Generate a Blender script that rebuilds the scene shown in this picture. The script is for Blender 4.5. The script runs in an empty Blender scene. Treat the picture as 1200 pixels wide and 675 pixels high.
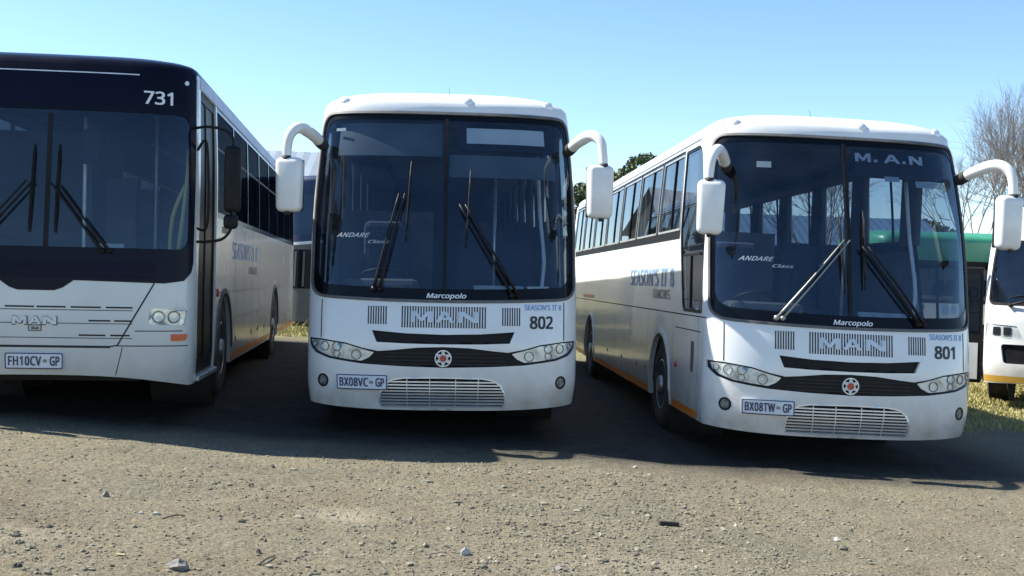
import bpy, bmesh, math, random, json
import numpy as np
from mathutils import Vector, Matrix, Euler
from mathutils.geometry import delaunay_2d_cdt
R = math.radians
scene = bpy.context.scene
C = scene.collection
random.seed(7)
rng = np.random.default_rng(7)

# ------------------------------------------------------------------ camera, sky, sun, exposure
FPX = 1310.0
cd = bpy.data.cameras.new('camera'); cam = bpy.data.objects.new('camera', cd); C.objects.link(cam)
cd.sensor_width = 36.0; cd.lens = 36.0 * FPX / 1200.0
cd.clip_start = .05; cd.clip_end = 4000
cam.location = (0, 0, 1.55)
PITCH, ROLL = -.0068, .030
cam.matrix_world = Matrix.Translation((0, 0, 1.55)) @ Matrix.Rotation(math.pi/2 + PITCH, 4, 'X') @ Matrix.Rotation(ROLL, 4, 'Z')
scene.camera = cam

SUNV = Vector((-.86, .22, 1.0)).normalized()
SUN_EL = math.asin(SUNV.z); SUN_AZ = math.atan2(SUNV.x, SUNV.y)
w = bpy.data.worlds.new('World'); scene.world = w; w.use_nodes = True
nt = w.node_tree; bg = nt.nodes['Background']
sk = nt.nodes.new('ShaderNodeTexSky'); sk.sky_type = 'NISHITA'; sk.sun_disc = False
sk.sun_elevation = SUN_EL; sk.sun_rotation = SUN_AZ; sk.air_density = 1.0; sk.dust_density = .25; sk.ozone_density = 1.3
sk.altitude = 1600
hs = nt.nodes.new('ShaderNodeHueSaturation'); hs.inputs['Saturation'].default_value = 1.12; hs.inputs['Hue'].default_value = .499; hs.inputs['Value'].default_value = 1.08
nt.links.new(sk.outputs[0], hs.inputs['Color']); nt.links.new(hs.outputs[0], bg.inputs[0]); bg.inputs[1].default_value = .10
sl = bpy.data.lights.new('sun', 'SUN'); sl.energy = 5.0; sl.angle = R(.5); sl.color = (1, .95, .86)
so = bpy.data.objects.new('sun', sl); C.objects.link(so)
so.rotation_euler = SUNV.to_track_quat('Z', 'Y').to_euler(); so.location = (-20, 10, 30)
scene.view_settings.view_transform = 'Standard'; scene.view_settings.look = 'None'
scene.view_settings.exposure = 1.15; scene.view_settings.gamma = 1

# ------------------------------------------------------------------ materials
def principled(name, col, rough=.5, metal=0, coat=0, spec=.5, emit=None, es=1):
    m = bpy.data.materials.new(name); m.use_nodes = True
    b = m.node_tree.nodes['Principled BSDF']
    b.inputs['Base Color'].default_value = (*col, 1); b.inputs['Roughness'].default_value = rough
    b.inputs['Metallic'].default_value = metal; b.inputs['Coat Weight'].default_value = coat
    b.inputs['Coat Roughness'].default_value = .05
    b.inputs['Specular IOR Level'].default_value = spec
    return m
def noisy(name, c1, c2, scale=3, rough=.5, metal=0, coat=0, detail=6, lo=.35, hi=.65, bump=0, bscale=None, rvar=.1, stretch=(1,1,1)):
    m = principled(name, c1, rough, metal, coat); t = m.node_tree; b = t.nodes['Principled BSDF']
    tc = t.nodes.new('ShaderNodeTexCoord'); mp = t.nodes.new('ShaderNodeMapping'); mp.inputs['Scale'].default_value = stretch
    t.links.new(tc.outputs['Object'], mp.inputs[0])
    n = t.nodes.new('ShaderNodeTexNoise'); n.inputs['Scale'].default_value = scale; n.inputs['Detail'].default_value = detail
    t.links.new(mp.outputs[0], n.inputs['Vector'])
    r = t.nodes.new('ShaderNodeValToRGB'); r.color_ramp.elements[0].position = lo; r.color_ramp.elements[1].position = hi
    r.color_ramp.elements[0].color = (*c1, 1); r.color_ramp.elements[1].color = (*c2, 1)
    t.links.new(n.outputs[0], r.inputs[0]); t.links.new(r.outputs[0], b.inputs['Base Color'])
    mr = t.nodes.new('ShaderNodeMapRange'); mr.inputs[3].default_value = max(0, rough - rvar); mr.inputs[4].default_value = rough + rvar
    t.links.new(n.outputs[0], mr.inputs[0]); t.links.new(mr.outputs[0], b.inputs['Roughness'])
    if bump:
        n2 = t.nodes.new('ShaderNodeTexNoise'); n2.inputs['Scale'].default_value = bscale or scale * 4; n2.inputs['Detail'].default_value = 4
        t.links.new(mp.outputs[0], n2.inputs['Vector'])
        bp = t.nodes.new('ShaderNodeBump'); bp.inputs['Strength'].default_value = bump; bp.inputs['Distance'].default_value = .02
        t.links.new(n2.outputs[0], bp.inputs['Height']); t.links.new(bp.outputs[0], b.inputs['Normal'])
    return m
def glass(name, tint, refl=(1, 1, 1), ior=1.5, rough=.0):
    m = bpy.data.materials.new(name); m.use_nodes = True; t = m.node_tree; t.nodes.clear()
    o = t.nodes.new('ShaderNodeOutputMaterial'); mx = t.nodes.new('ShaderNodeMixShader')
    tr = t.nodes.new('ShaderNodeBsdfTransparent'); tr.inputs[0].default_value = (*tint, 1)
    gl = t.nodes.new('ShaderNodeBsdfGlossy'); gl.inputs[0].default_value = (*refl, 1); gl.inputs['Roughness'].default_value = rough
    fr = t.nodes.new('ShaderNodeFresnel')      # thin pane: same reflectance from both faces
    ge = t.nodes.new('ShaderNodeNewGeometry'); mi = t.nodes.new('ShaderNodeMapRange'); mi.inputs[3].default_value = ior; mi.inputs[4].default_value = 1/ior
    t.links.new(ge.outputs['Backfacing'], mi.inputs[0]); t.links.new(mi.outputs[0], fr.inputs[0])
    # a little grime film
    df = t.nodes.new('ShaderNodeBsdfDiffuse'); df.inputs[0].default_value = (.16, .22, .32, 1)
    mx2 = t.nodes.new('ShaderNodeMixShader'); tc = t.nodes.new('ShaderNodeTexCoord')
    n = t.nodes.new('ShaderNodeTexNoise'); n.inputs['Scale'].default_value = 1.3; n.inputs['Detail'].default_value = 9; n.inputs['Distortion'].default_value = 1.2
    mr = t.nodes.new('ShaderNodeMapRange'); mr.inputs[1].default_value = .35; mr.inputs[2].default_value = .75; mr.inputs[3].default_value = .0; mr.inputs[4].default_value = .055
    t.links.new(tc.outputs['Object'], n.inputs['Vector']); t.links.new(n.outputs[0], mr.inputs[0])
    t.links.new(fr.outputs[0], mx.inputs[0]); t.links.new(tr.outputs[0], mx.inputs[1]); t.links.new(gl.outputs[0], mx.inputs[2])
    t.links.new(mr.outputs[0], mx2.inputs[0]); t.links.new(mx.outputs[0], mx2.inputs[1]); t.links.new(df.outputs[0], mx2.inputs[2])
    t.links.new(mx2.outputs[0], o.inputs[0])
    return m
def road_dirt(m, top=.9, low=.35, col=(.32, .27, .2), amt=.35):
    """dust thrown up on the lower body: mixes towards a dust colour by object height and noise"""
    t = m.node_tree; b = t.nodes['Principled BSDF']
    src = b.inputs['Base Color'].links[0].from_socket
    tc = t.nodes.new('ShaderNodeTexCoord'); sx = t.nodes.new('ShaderNodeSeparateXYZ'); t.links.new(tc.outputs['Object'], sx.inputs[0])
    mr = t.nodes.new('ShaderNodeMapRange'); mr.inputs[1].default_value = low; mr.inputs[2].default_value = top; mr.inputs[3].default_value = 1; mr.inputs[4].default_value = 0
    t.links.new(sx.outputs[2], mr.inputs[0])
    n = t.nodes.new('ShaderNodeTexNoise'); n.inputs['Scale'].default_value = 6; n.inputs['Detail'].default_value = 8
    t.links.new(tc.outputs['Object'], n.inputs['Vector'])
    mu = t.nodes.new('ShaderNodeMath'); mu.operation = 'MULTIPLY'; t.links.new(mr.outputs[0], mu.inputs[0]); t.links.new(n.outputs[0], mu.inputs[1])
    m2 = t.nodes.new('ShaderNodeMath'); m2.operation = 'MULTIPLY'; m2.inputs[1].default_value = amt * 2; t.links.new(mu.outputs[0], m2.inputs[0])
    mx = t.nodes.new('ShaderNodeMix'); mx.data_type = 'RGBA'
    t.links.new(m2.outputs[0], mx.inputs['Factor']); t.links.new(src, mx.inputs['A']); mx.inputs['B'].default_value = (*col, 1)
    t.links.new(mx.outputs['Result'], b.inputs['Base Color'])
    return m
M = {}
M['white'] = road_dirt(noisy('white_paint', (.78, .79, .79), (.69, .70, .685), 1.3, .22, coat=.5, rvar=.08, bump=.12, bscale=2.2, detail=9), amt=.5)
M['offwhite'] = road_dirt(noisy('cream_white_paint', (.60, .625, .62), (.53, .555, .55), 1.3, .25, coat=.3, bump=.12, bscale=2.2, detail=9))
M['mirrorwhite'] = noisy('white_mirror_shell', (.76, .77, .76), (.68, .68, .66), 4, .3, coat=.3)
M['roofwhite'] = noisy('roof_white', (.78, .79, .79), (.66, .67, .66), 2, .35, coat=.2)
M['roofgrey'] = noisy('roof_silver_blue', (.40, .46, .58), (.34, .40, .52), 2, .5)
M['navy'] = noisy('navy_paint', (.005, .006, .014), (.007, .008, .018), 2, .25, coat=.0)
M['navy'].node_tree.nodes['Principled BSDF'].inputs['Specular IOR Level'].default_value = .12
M['navy2'] = noisy('dark_blue_panel', (.003, .003, .014), (.004, .004, .018), 2, .4)
M['navy2'].node_tree.nodes['Principled BSDF'].inputs['Specular IOR Level'].default_value = .15
M['frit'] = principled('black_glass_border', (.004, .005, .007), .14, spec=.2)
M['black'] = noisy('black_plastic', (.006, .006, .007), (.011, .011, .012), 8, .5)
M['black'].node_tree.nodes['Principled BSDF'].inputs['Specular IOR Level'].default_value = .22
M['blackm'] = noisy('black_matt_rubber', (.015, .015, .015), (.03, .029, .027), 8, .75)
M['gasket'] = noisy('grey_rubber_gasket', (.09, .09, .09), (.13, .13, .13), 8, .6)
M['seam'] = principled('seam_dark_gap', (.02, .02, .02), .8)  # near-black line colour of panel joints and slots
M['chrome'] = noisy('chrome', (.74, .76, .78), (.62, .64, .66), 6, .32, metal=.6)
M['reflector'] = noisy('lamp_reflector', (.88, .89, .90), (.6, .6, .6), 30, .2, metal=.7)
M['lampbase'] = noisy('lamp_silver_plastic', (.86, .87, .86), (.70, .72, .70), 12, .3, metal=.2)
M['facet'] = noisy('lamp_facets', (.92, .93, .92), (.50, .52, .52), 11, .2, metal=.3, lo=.40, hi=.64, detail=2)
M['doorblack'] = principled('smoked_door_panel', (.006, .006, .007), .35, spec=.06)
M['wiperarm'] = principled('worn_wiper_arm', (.30, .30, .28), .4, metal=.4)
M['mustard'] = principled('mustard_stripe', (.50, .29, .05), .4)
M['steel'] = noisy('wheel_silver', (.45, .46, .47), (.3, .3, .3), 6, .4, metal=.6)
M['silver'] = noisy('silver_window_frame', (.42, .44, .44), (.32, .33, .33), 6, .4, metal=.3)
M['tyre'] = noisy('tyre_rubber', (.018, .018, .018), (.05, .046, .04), 10, .85, bump=.2)
M['wind'] = glass('windscreen_glass', (.60, .67, .73), (.66, .82, 1.0), ior=1.6)
M['side'] = glass('tinted_side_glass', (.48, .53, .58), (.9, .95, 1.0))
M['sidedark'] = glass('dark_side_glass', (.05, .06, .07), (.045, .05, .06))
M['lens'] = glass('clear_lens', (.88, .9, .9), ior=1.45)
M['foglens'] = noisy('fog_lens', (.06, .07, .07), (.22, .24, .23), 30, .12)
M['red'] = principled('emblem_red', (.42, .035, .02), .35, coat=.5)
M['amber'] = principled('amber_reflector', (.75, .23, .02), .3, spec=.6)
M['orange'] = principled('orange_indicator', (.60, .10, .03), .2, spec=.7)
M['redlamp'] = principled('red_marker', (.5, .04, .03), .25, spec=.7)
M['blue'] = principled('blue_lettering', (.07, .25, .62), .4)
M['blue2'] = principled('pale_blue_lettering', (.16, .33, .60), .4)
M['greytxt'] = principled('grey_lettering', (.22, .22, .2), .5)
M['ink'] = principled('black_lettering', (.012, .012, .014), .4)
M['whitetxt'] = principled('white_lettering', (.75, .76, .78), .4)
M['sticker'] = principled('faded_white_sticker', (.30, .37, .44), .5)
M['plate'] = noisy('plate_white', (.66, .69, .74), (.58, .61, .66), 9, .4)
M['platetxt'] = principled('plate_ink', (.03, .04, .10), .4)
M['letter'] = noisy('moulded_letters', (.60, .64, .68), (.5, .53, .57), 9, .3, metal=.2)
M['lining'] = noisy('interior_lining', (.11, .115, .12), (.07, .075, .08), 3, .8)
M['floor'] = noisy('interior_floor', (.05, .05, .055), (.08, .08, .08), 5, .7)
M['dash'] = noisy('dashboard', (.05, .055, .06), (.08, .085, .09), 5, .6)
M['seat'] = noisy('seat_fabric', (.03, .04, .08), (.06, .07, .11), 25, .9)
M['curtain'] = noisy('curtain', (.12, .115, .11), (.08, .075, .07), 4, .9)
M['blind'] = noisy('sun_blind', (.06, .08, .10), (.09, .12, .14), 3, .7)
M['sign'] = noisy('destination_panel', (.72, .76, .76), (.62, .66, .67), 3, .5)
M['yellow'] = principled('yellow_handrail', (.6, .5, .12), .4)
M['paper'] = noisy('paper', (.6, .62, .6), (.45, .48, .45), 9, .8)
M['green'] = noisy('green_roof_paint', (.06, .30, .17), (.05, .24, .14), 2, .35)
M['bluebody'] = noisy('blue_paint', (.007, .022, .075), (.005, .018, .06), 2, .5)
M['greybody'] = noisy('grey_paint', (.10, .105, .10), (.07, .075, .07), 2, .5)
M['mirrorglass'] = principled('mirror_glass', (.8, .8, .8), .02, metal=1)

# ------------------------------------------------------------------ helpers
def new_obj(name, me, mat=None, parent=None, smooth=None):
    o = bpy.data.objects.new(name, me); C.objects.link(o)
    if mat is not None:
        for m in (mat if isinstance(mat, (list, tuple)) else [mat]): me.materials.append(m)
    if parent is not None: o.parent = parent
    if smooth is not None:
        me.polygons.foreach_set('use_smooth', [smooth]*len(me.polygons))
    return o
def thing(name, label, cat, loc=(0, 0, 0), rot=(0, 0, 0), group=None):
    o = bpy.data.objects.new(name, None); C.objects.link(o); o.location = loc; o.rotation_euler = rot
    tag(o, label, cat, group); return o
def tag(o, label, cat, group=None):
    o['label'] = label; o['category'] = cat
    if group: o['group'] = group
    return o
def kids(o): return [c for c in bpy.data.objects if c.parent == o]
def copy_tree(o, parent=None):
    c = o.copy(); C.objects.link(c); c.parent = parent
    for ch in kids(o): copy_tree(ch, c)
    return c
def from_bm(bm, name, mat, parent=None, smooth=False):
    me = bpy.data.meshes.new(name); bm.to_mesh(me); bm.free()
    return new_obj(name, me, mat, parent, smooth)
def add_box(bm, c, s, bevel=0, seg=2, rot=None):
    r = bmesh.ops.create_cube(bm, size=1); vs = r['verts']
    for v in vs: v.co = Vector((v.co.x*s[0], v.co.y*s[1], v.co.z*s[2]))
    if bevel:
        es = list({e for v in vs for e in v.link_edges})
        g = bmesh.ops.bevel(bm, geom=es, offset=bevel, segments=seg, profile=.5, affect='EDGES')
        vs = list({v for f in g['faces'] for v in f.verts} | {v for v in vs if v.is_valid})
    mt = Matrix.Translation(c) @ (rot.to_4x4() if rot is not None else Matrix.Identity(4))
    for v in vs: v.co = mt @ v.co
    return vs
def boxo(name, c, s, mat, parent=None, bevel=0, rot=None, smooth=False, seg=2):
    bm = bmesh.new(); add_box(bm, c, s, bevel, seg, rot); return from_bm(bm, name, mat, parent, smooth)
def cr(points, n=6):
    P = [Vector(p) for p in points]; out = []
    for i in range(len(P)-1):
        p0 = P[max(0, i-1)]; p1 = P[i]; p2 = P[i+1]; p3 = P[min(len(P)-1, i+2)]
        for k in range(n):
            t = k/n
            out.append(.5*((2*p1)+(-p0+p2)*t+(2*p0-5*p1+4*p2-p3)*t*t+(-p0+3*p1-3*p2+p3)*t**3))
    out.append(P[-1]); return out
def add_tube(bm, pts, rad, seg=8, cap=True):
    n = len(pts); pts = [Vector(p) for p in pts]
    rad = list(rad) if isinstance(rad, (list, tuple)) else [rad]*n
    if len(rad) != n: rad = list(np.interp(np.linspace(0, 1, n), np.linspace(0, 1, len(rad)), rad))
    up = None; rings = []
    for i in range(n):
        d = (pts[min(n-1, i+1)]-pts[max(0, i-1)]).normalized()
        if up is None:
            up = Vector((0, 0, 1)) if abs(d.z) < .9 else Vector((1, 0, 0))
        a = d.cross(up).normalized(); up = a.cross(d).normalized()
        rings.append([bm.verts.new(pts[i]+(a*math.cos(2*math.pi*k/seg)+up*math.sin(2*math.pi*k/seg))*rad[i]) for k in range(seg)])
    for i in range(n-1):
        for k in range(seg):
            bm.faces.new((rings[i][k], rings[i][(k+1) % seg], rings[i+1][(k+1) % seg], rings[i+1][k]))
    if cap:
        bm.faces.new(rings[0][::-1]); bm.faces.new(rings[-1])
def tube(name, pts, rad, mat, parent=None, seg=8, smooth=True, curve=0):
    bm = bmesh.new(); add_tube(bm, cr(pts, curve) if curve else pts, rad, seg); 
    bmesh.ops.recalc_face_normals(bm, faces=bm.faces); return from_bm(bm, name, mat, parent, smooth)
def lathe(name, prof, mat, parent=None, seg=32, axis='X', loc=(0, 0, 0), smooth=True):
    """prof: list of (r, h); spun round the axis"""
    bm = bmesh.new(); rings = []
    for r, h in prof:
        ring = []
        for k in range(seg):
            a = 2*math.pi*k/seg; c, s = r*math.cos(a), r*math.sin(a)
            ring.append(bm.verts.new({'X': (h, c, s), 'Y': (c, h, s), 'Z': (c, s, h)}[axis]))
        rings.append(ring)
    for i in range(len(rings)-1):
        for k in range(seg): bm.faces.new((rings[i][k], rings[i][(k+1) % seg], rings[i+1][(k+1) % seg], rings[i+1][k]))
    bm.faces.new(rings[0][::-1]); bm.faces.new(rings[-1])
    bmesh.ops.recalc_face_normals(bm, faces=bm.faces)
    o = from_bm(bm, name, mat, parent, smooth); o.location = loc
    md = o.modifiers.new('e', 'EDGE_SPLIT'); md.split_angle = R(40)
    return o

# ---- curved bus skin: every panel is a 2D polygon (u along the perimeter, z up) laid on it
def pchip(xs, ys):
    xs = [float(a) for a in xs]; ys = [float(a) for a in ys]; n = len(xs)
    d = [(ys[i+1]-ys[i])/(xs[i+1]-xs[i]) for i in range(n-1)]
    m = [0.0]*n; m[0] = d[0]; m[-1] = d[-1]
    for i in range(1, n-1): m[i] = 0 if d[i-1]*d[i] <= 0 else 2*d[i-1]*d[i]/(d[i-1]+d[i])
    X = np.array(xs); Y = np.array(ys); Mm = np.array(m)
    def f(x):
        x = np.clip(x, X[0], X[-1]); i = np.clip(np.searchsorted(X, x, side='right')-1, 0, n-2)
        h = X[i+1]-X[i]; t = (x-X[i])/h
        return (1+2*t)*(1-t)**2*Y[i]+t*(1-t)**2*h*Mm[i]+t*t*(3-2*t)*Y[i+1]+t*t*(t-1)*h*Mm[i+1]
    return f
class Surf:
    def __init__(s, W, L, D, n, setk, wk, fade=(.45, 3.0)):
        s.W = W; s.L = L; s.D = D; s.fade = fade; s.set = pchip(*zip(*setk)); s.w = pchip(*zip(*wk))
        pts = [(0, 0)]
        for k in range(1, 61):
            a = (k/60)**1.6*math.pi/2; pts.append((W*math.sin(a)**(2/n), D*(1-math.cos(a))))
        r = .3; pts.append((W, L-r))
        for k in range(1, 9):
            a = k/8*math.pi/2; pts.append((W-r+r*math.cos(a), L-r+r*math.sin(a)))
        pts.append((0, L)); s.pts = np.array(pts)
        s.cum = np.concatenate([[0], np.cumsum(np.hypot(*np.diff(s.pts, axis=0).T))])
        s.u0 = s.cum[60]; s.umax = s.cum[-1]
    def ux(s, x): return math.copysign(float(np.interp(abs(x), s.pts[:61, 0], s.cum[:61])), x)
    def uy(s, y, side=1):
        if y < s.D: return side*float(np.interp(y, s.pts[:61, 1], s.cum[:61]))
        return side*float(s.u0+(y-s.D))
    def base(s, u, z):
        u = np.asarray(u, float); z = np.asarray(z, float); a = np.abs(u)
        px = np.interp(a, s.cum, s.pts[:, 0]); py = np.interp(a, s.cum, s.pts[:, 1])
        fd = np.clip((s.fade[1]-py)/(s.fade[1]-s.fade[0]), 0, 1)
        return np.stack([np.sign(u)*px*s.w(z), py+s.set(z)*fd, z], -1)
    def P(s, u, z, off=0.0):
        u = np.asarray(u, float); z = np.asarray(z, float); p = s.base(u, z); e = .012
        t = s.base(u+e, z)-s.base(u-e, z); v = s.base(u, z+e)-s.base(u, z-e)
        n = np.cross(t, v); n /= np.linalg.norm(n, axis=-1, keepdims=True)+1e-12
        return p+n*np.asarray(off, float)[..., None]
def pip(px, py, poly):
    inside = np.zeros(px.shape, bool); n = len(poly); j = n-1
    for i in range(n):
        xi, yi = poly[i]; xj, yj = poly[j]
        if yi != yj:
            c = ((yi > py) != (yj > py)) & (px < (xj-xi)*(py-yi)/(yj-yi)+xi)
            inside ^= c
        j = i
    return inside
def dens(poly, s):
    out = []
    for i in range(len(poly)):
        a = poly[i]; b = poly[(i+1) % len(poly)]
        k = max(1, int(math.ceil(math.hypot(a[0]-b[0], a[1]-b[1])/s)))
        for q in range(k): out.append((a[0]+(b[0]-a[0])*q/k, a[1]+(b[1]-a[1])*q/k))
    return out
def rpoly(pts, r, seg=5):
    """round the corners of a polygon"""
    out = []; n = len(pts)
    for i in range(n):
        p = Vector(pts[i]); a = Vector(pts[i-1]); b = Vector(pts[(i+1) % n])
        rr = r[i] if isinstance(r, (list, tuple)) else r
        rr = min(rr, (a-p).length*.49, (b-p).length*.49)
        if rr <= 0: out.append(tuple(p)); continue
        p1 = p+(a-p).normalized()*rr; p2 = p+(b-p).normalized()*rr
        for k in range(seg+1):
            t = k/seg; out.append(tuple(p1*(1-t)**2+p*2*t*(1-t)+p2*t*t))
    return out
def inset(poly, d):
    """shrink a roughly convex polygon towards its inside by d"""
    n = len(poly); A = sum(poly[i][0]*poly[(i+1) % n][1]-poly[(i+1) % n][0]*poly[i][1] for i in range(n))
    s = 1 if A > 0 else -1; out = []
    for i in range(n):
        a = Vector(poly[i-1]); p = Vector(poly[i]); b = Vector(poly[(i+1) % n])
        e = (b-a)
        if e.length < 1e-9: out.append(tuple(p)); continue
        nn = Vector((-e.y, e.x)).normalized()*s; out.append(tuple(p+nn*d))
    return out
def patch(name, S, outer, mat, parent=None, holes=(), off=0.0, thick=.02, gu=.06, gz=.08, smooth=True, offf=None, es=.06):
    loops = [dens(outer, es)]+[dens(h, es) for h in holes]
    verts = []; edges = []
    for lp in loops:
        b = len(verts); verts += lp; edges += [(b+i, b+(i+1) % len(lp)) for i in range(len(lp))]
    o = np.array(outer); u0, z0 = o.min(0); u1, z1 = o.max(0)
    us = []; u = u0+gu*.37
    while u < u1:
        us.append(u); a = abs(u)
        u += gu if (a < S.u0+.25 or a > S.umax-1.75 and a < S.umax-.8) else max(gu, .3)
    zs = np.arange(z0+gz*.43, z1, gz)
    if us and len(zs):
        gx, gy = np.meshgrid(us, zs); gx = gx.ravel(); gy = gy.ravel()
        k = pip(gx, gy, outer)
        for h in holes: k &= ~pip(gx, gy, h)
        verts += list(zip(gx[k].tolist(), gy[k].tolist()))
    vo, eo, fo, *_ = delaunay_2d_cdt([Vector((float(a), float(b))) for a, b in verts], edges, [], 0, 1e-5)
    V = np.array([(v.x, v.y) for v in vo]); F = np.array([f for f in fo if len(f) == 3])
    c = V[F].mean(1); k = pip(c[:, 0], c[:, 1], outer)
    for h in holes: k &= ~pip(c[:, 0], c[:, 1], h)
    F = F[k]
    ar = np.cross(V[F[:, 1]]-V[F[:, 0]], V[F[:, 2]]-V[F[:, 0]]); F[ar < 0] = F[ar < 0][:, ::-1]
    F = F[np.abs(ar) > 1e-9]
    offs = np.full(len(V), off) if offf is None else np.array([offf(a, b) for a, b in V])
    top = S.P(V[:, 0], V[:, 1], offs)
    faces = F.tolist(); vl = top.tolist(); sm = [smooth]*len(faces)
    if thick:
        cnt = {}
        for f in faces:
            for i in range(3):
                e = (f[i], f[(i+1) % 3]); cnt[e] = 1
        be = [e for e in cnt if (e[1], e[0]) not in cnt]
        low = S.P(V[:, 0], V[:, 1], offs-thick); mp = {}
        def g(i, l):
            kk = (i, l)
            if kk not in mp: mp[kk] = len(vl); vl.append((low if l else top)[i].tolist())
            return mp[kk]
        for a, b in be:
            faces.append([g(b, 0), g(a, 0), g(a, 1), g(b, 1)]); sm.append(False)
    me = bpy.data.meshes.new(name); me.from_pydata(vl, [], faces); me.update()
    ob = new_obj(name, me, mat, parent); me.polygons.foreach_set('use_smooth', sm)
    return ob
def circ(u, z, r, n=20, sx=1): return [(u+r*sx*math.cos(2*math.pi*k/n), z+r*math.sin(2*math.pi*k/n)) for k in range(n)]
def rect(u0, u1, z0, z1): return [(u0, z0), (u1, z0), (u1, z1), (u0, z1)]
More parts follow.
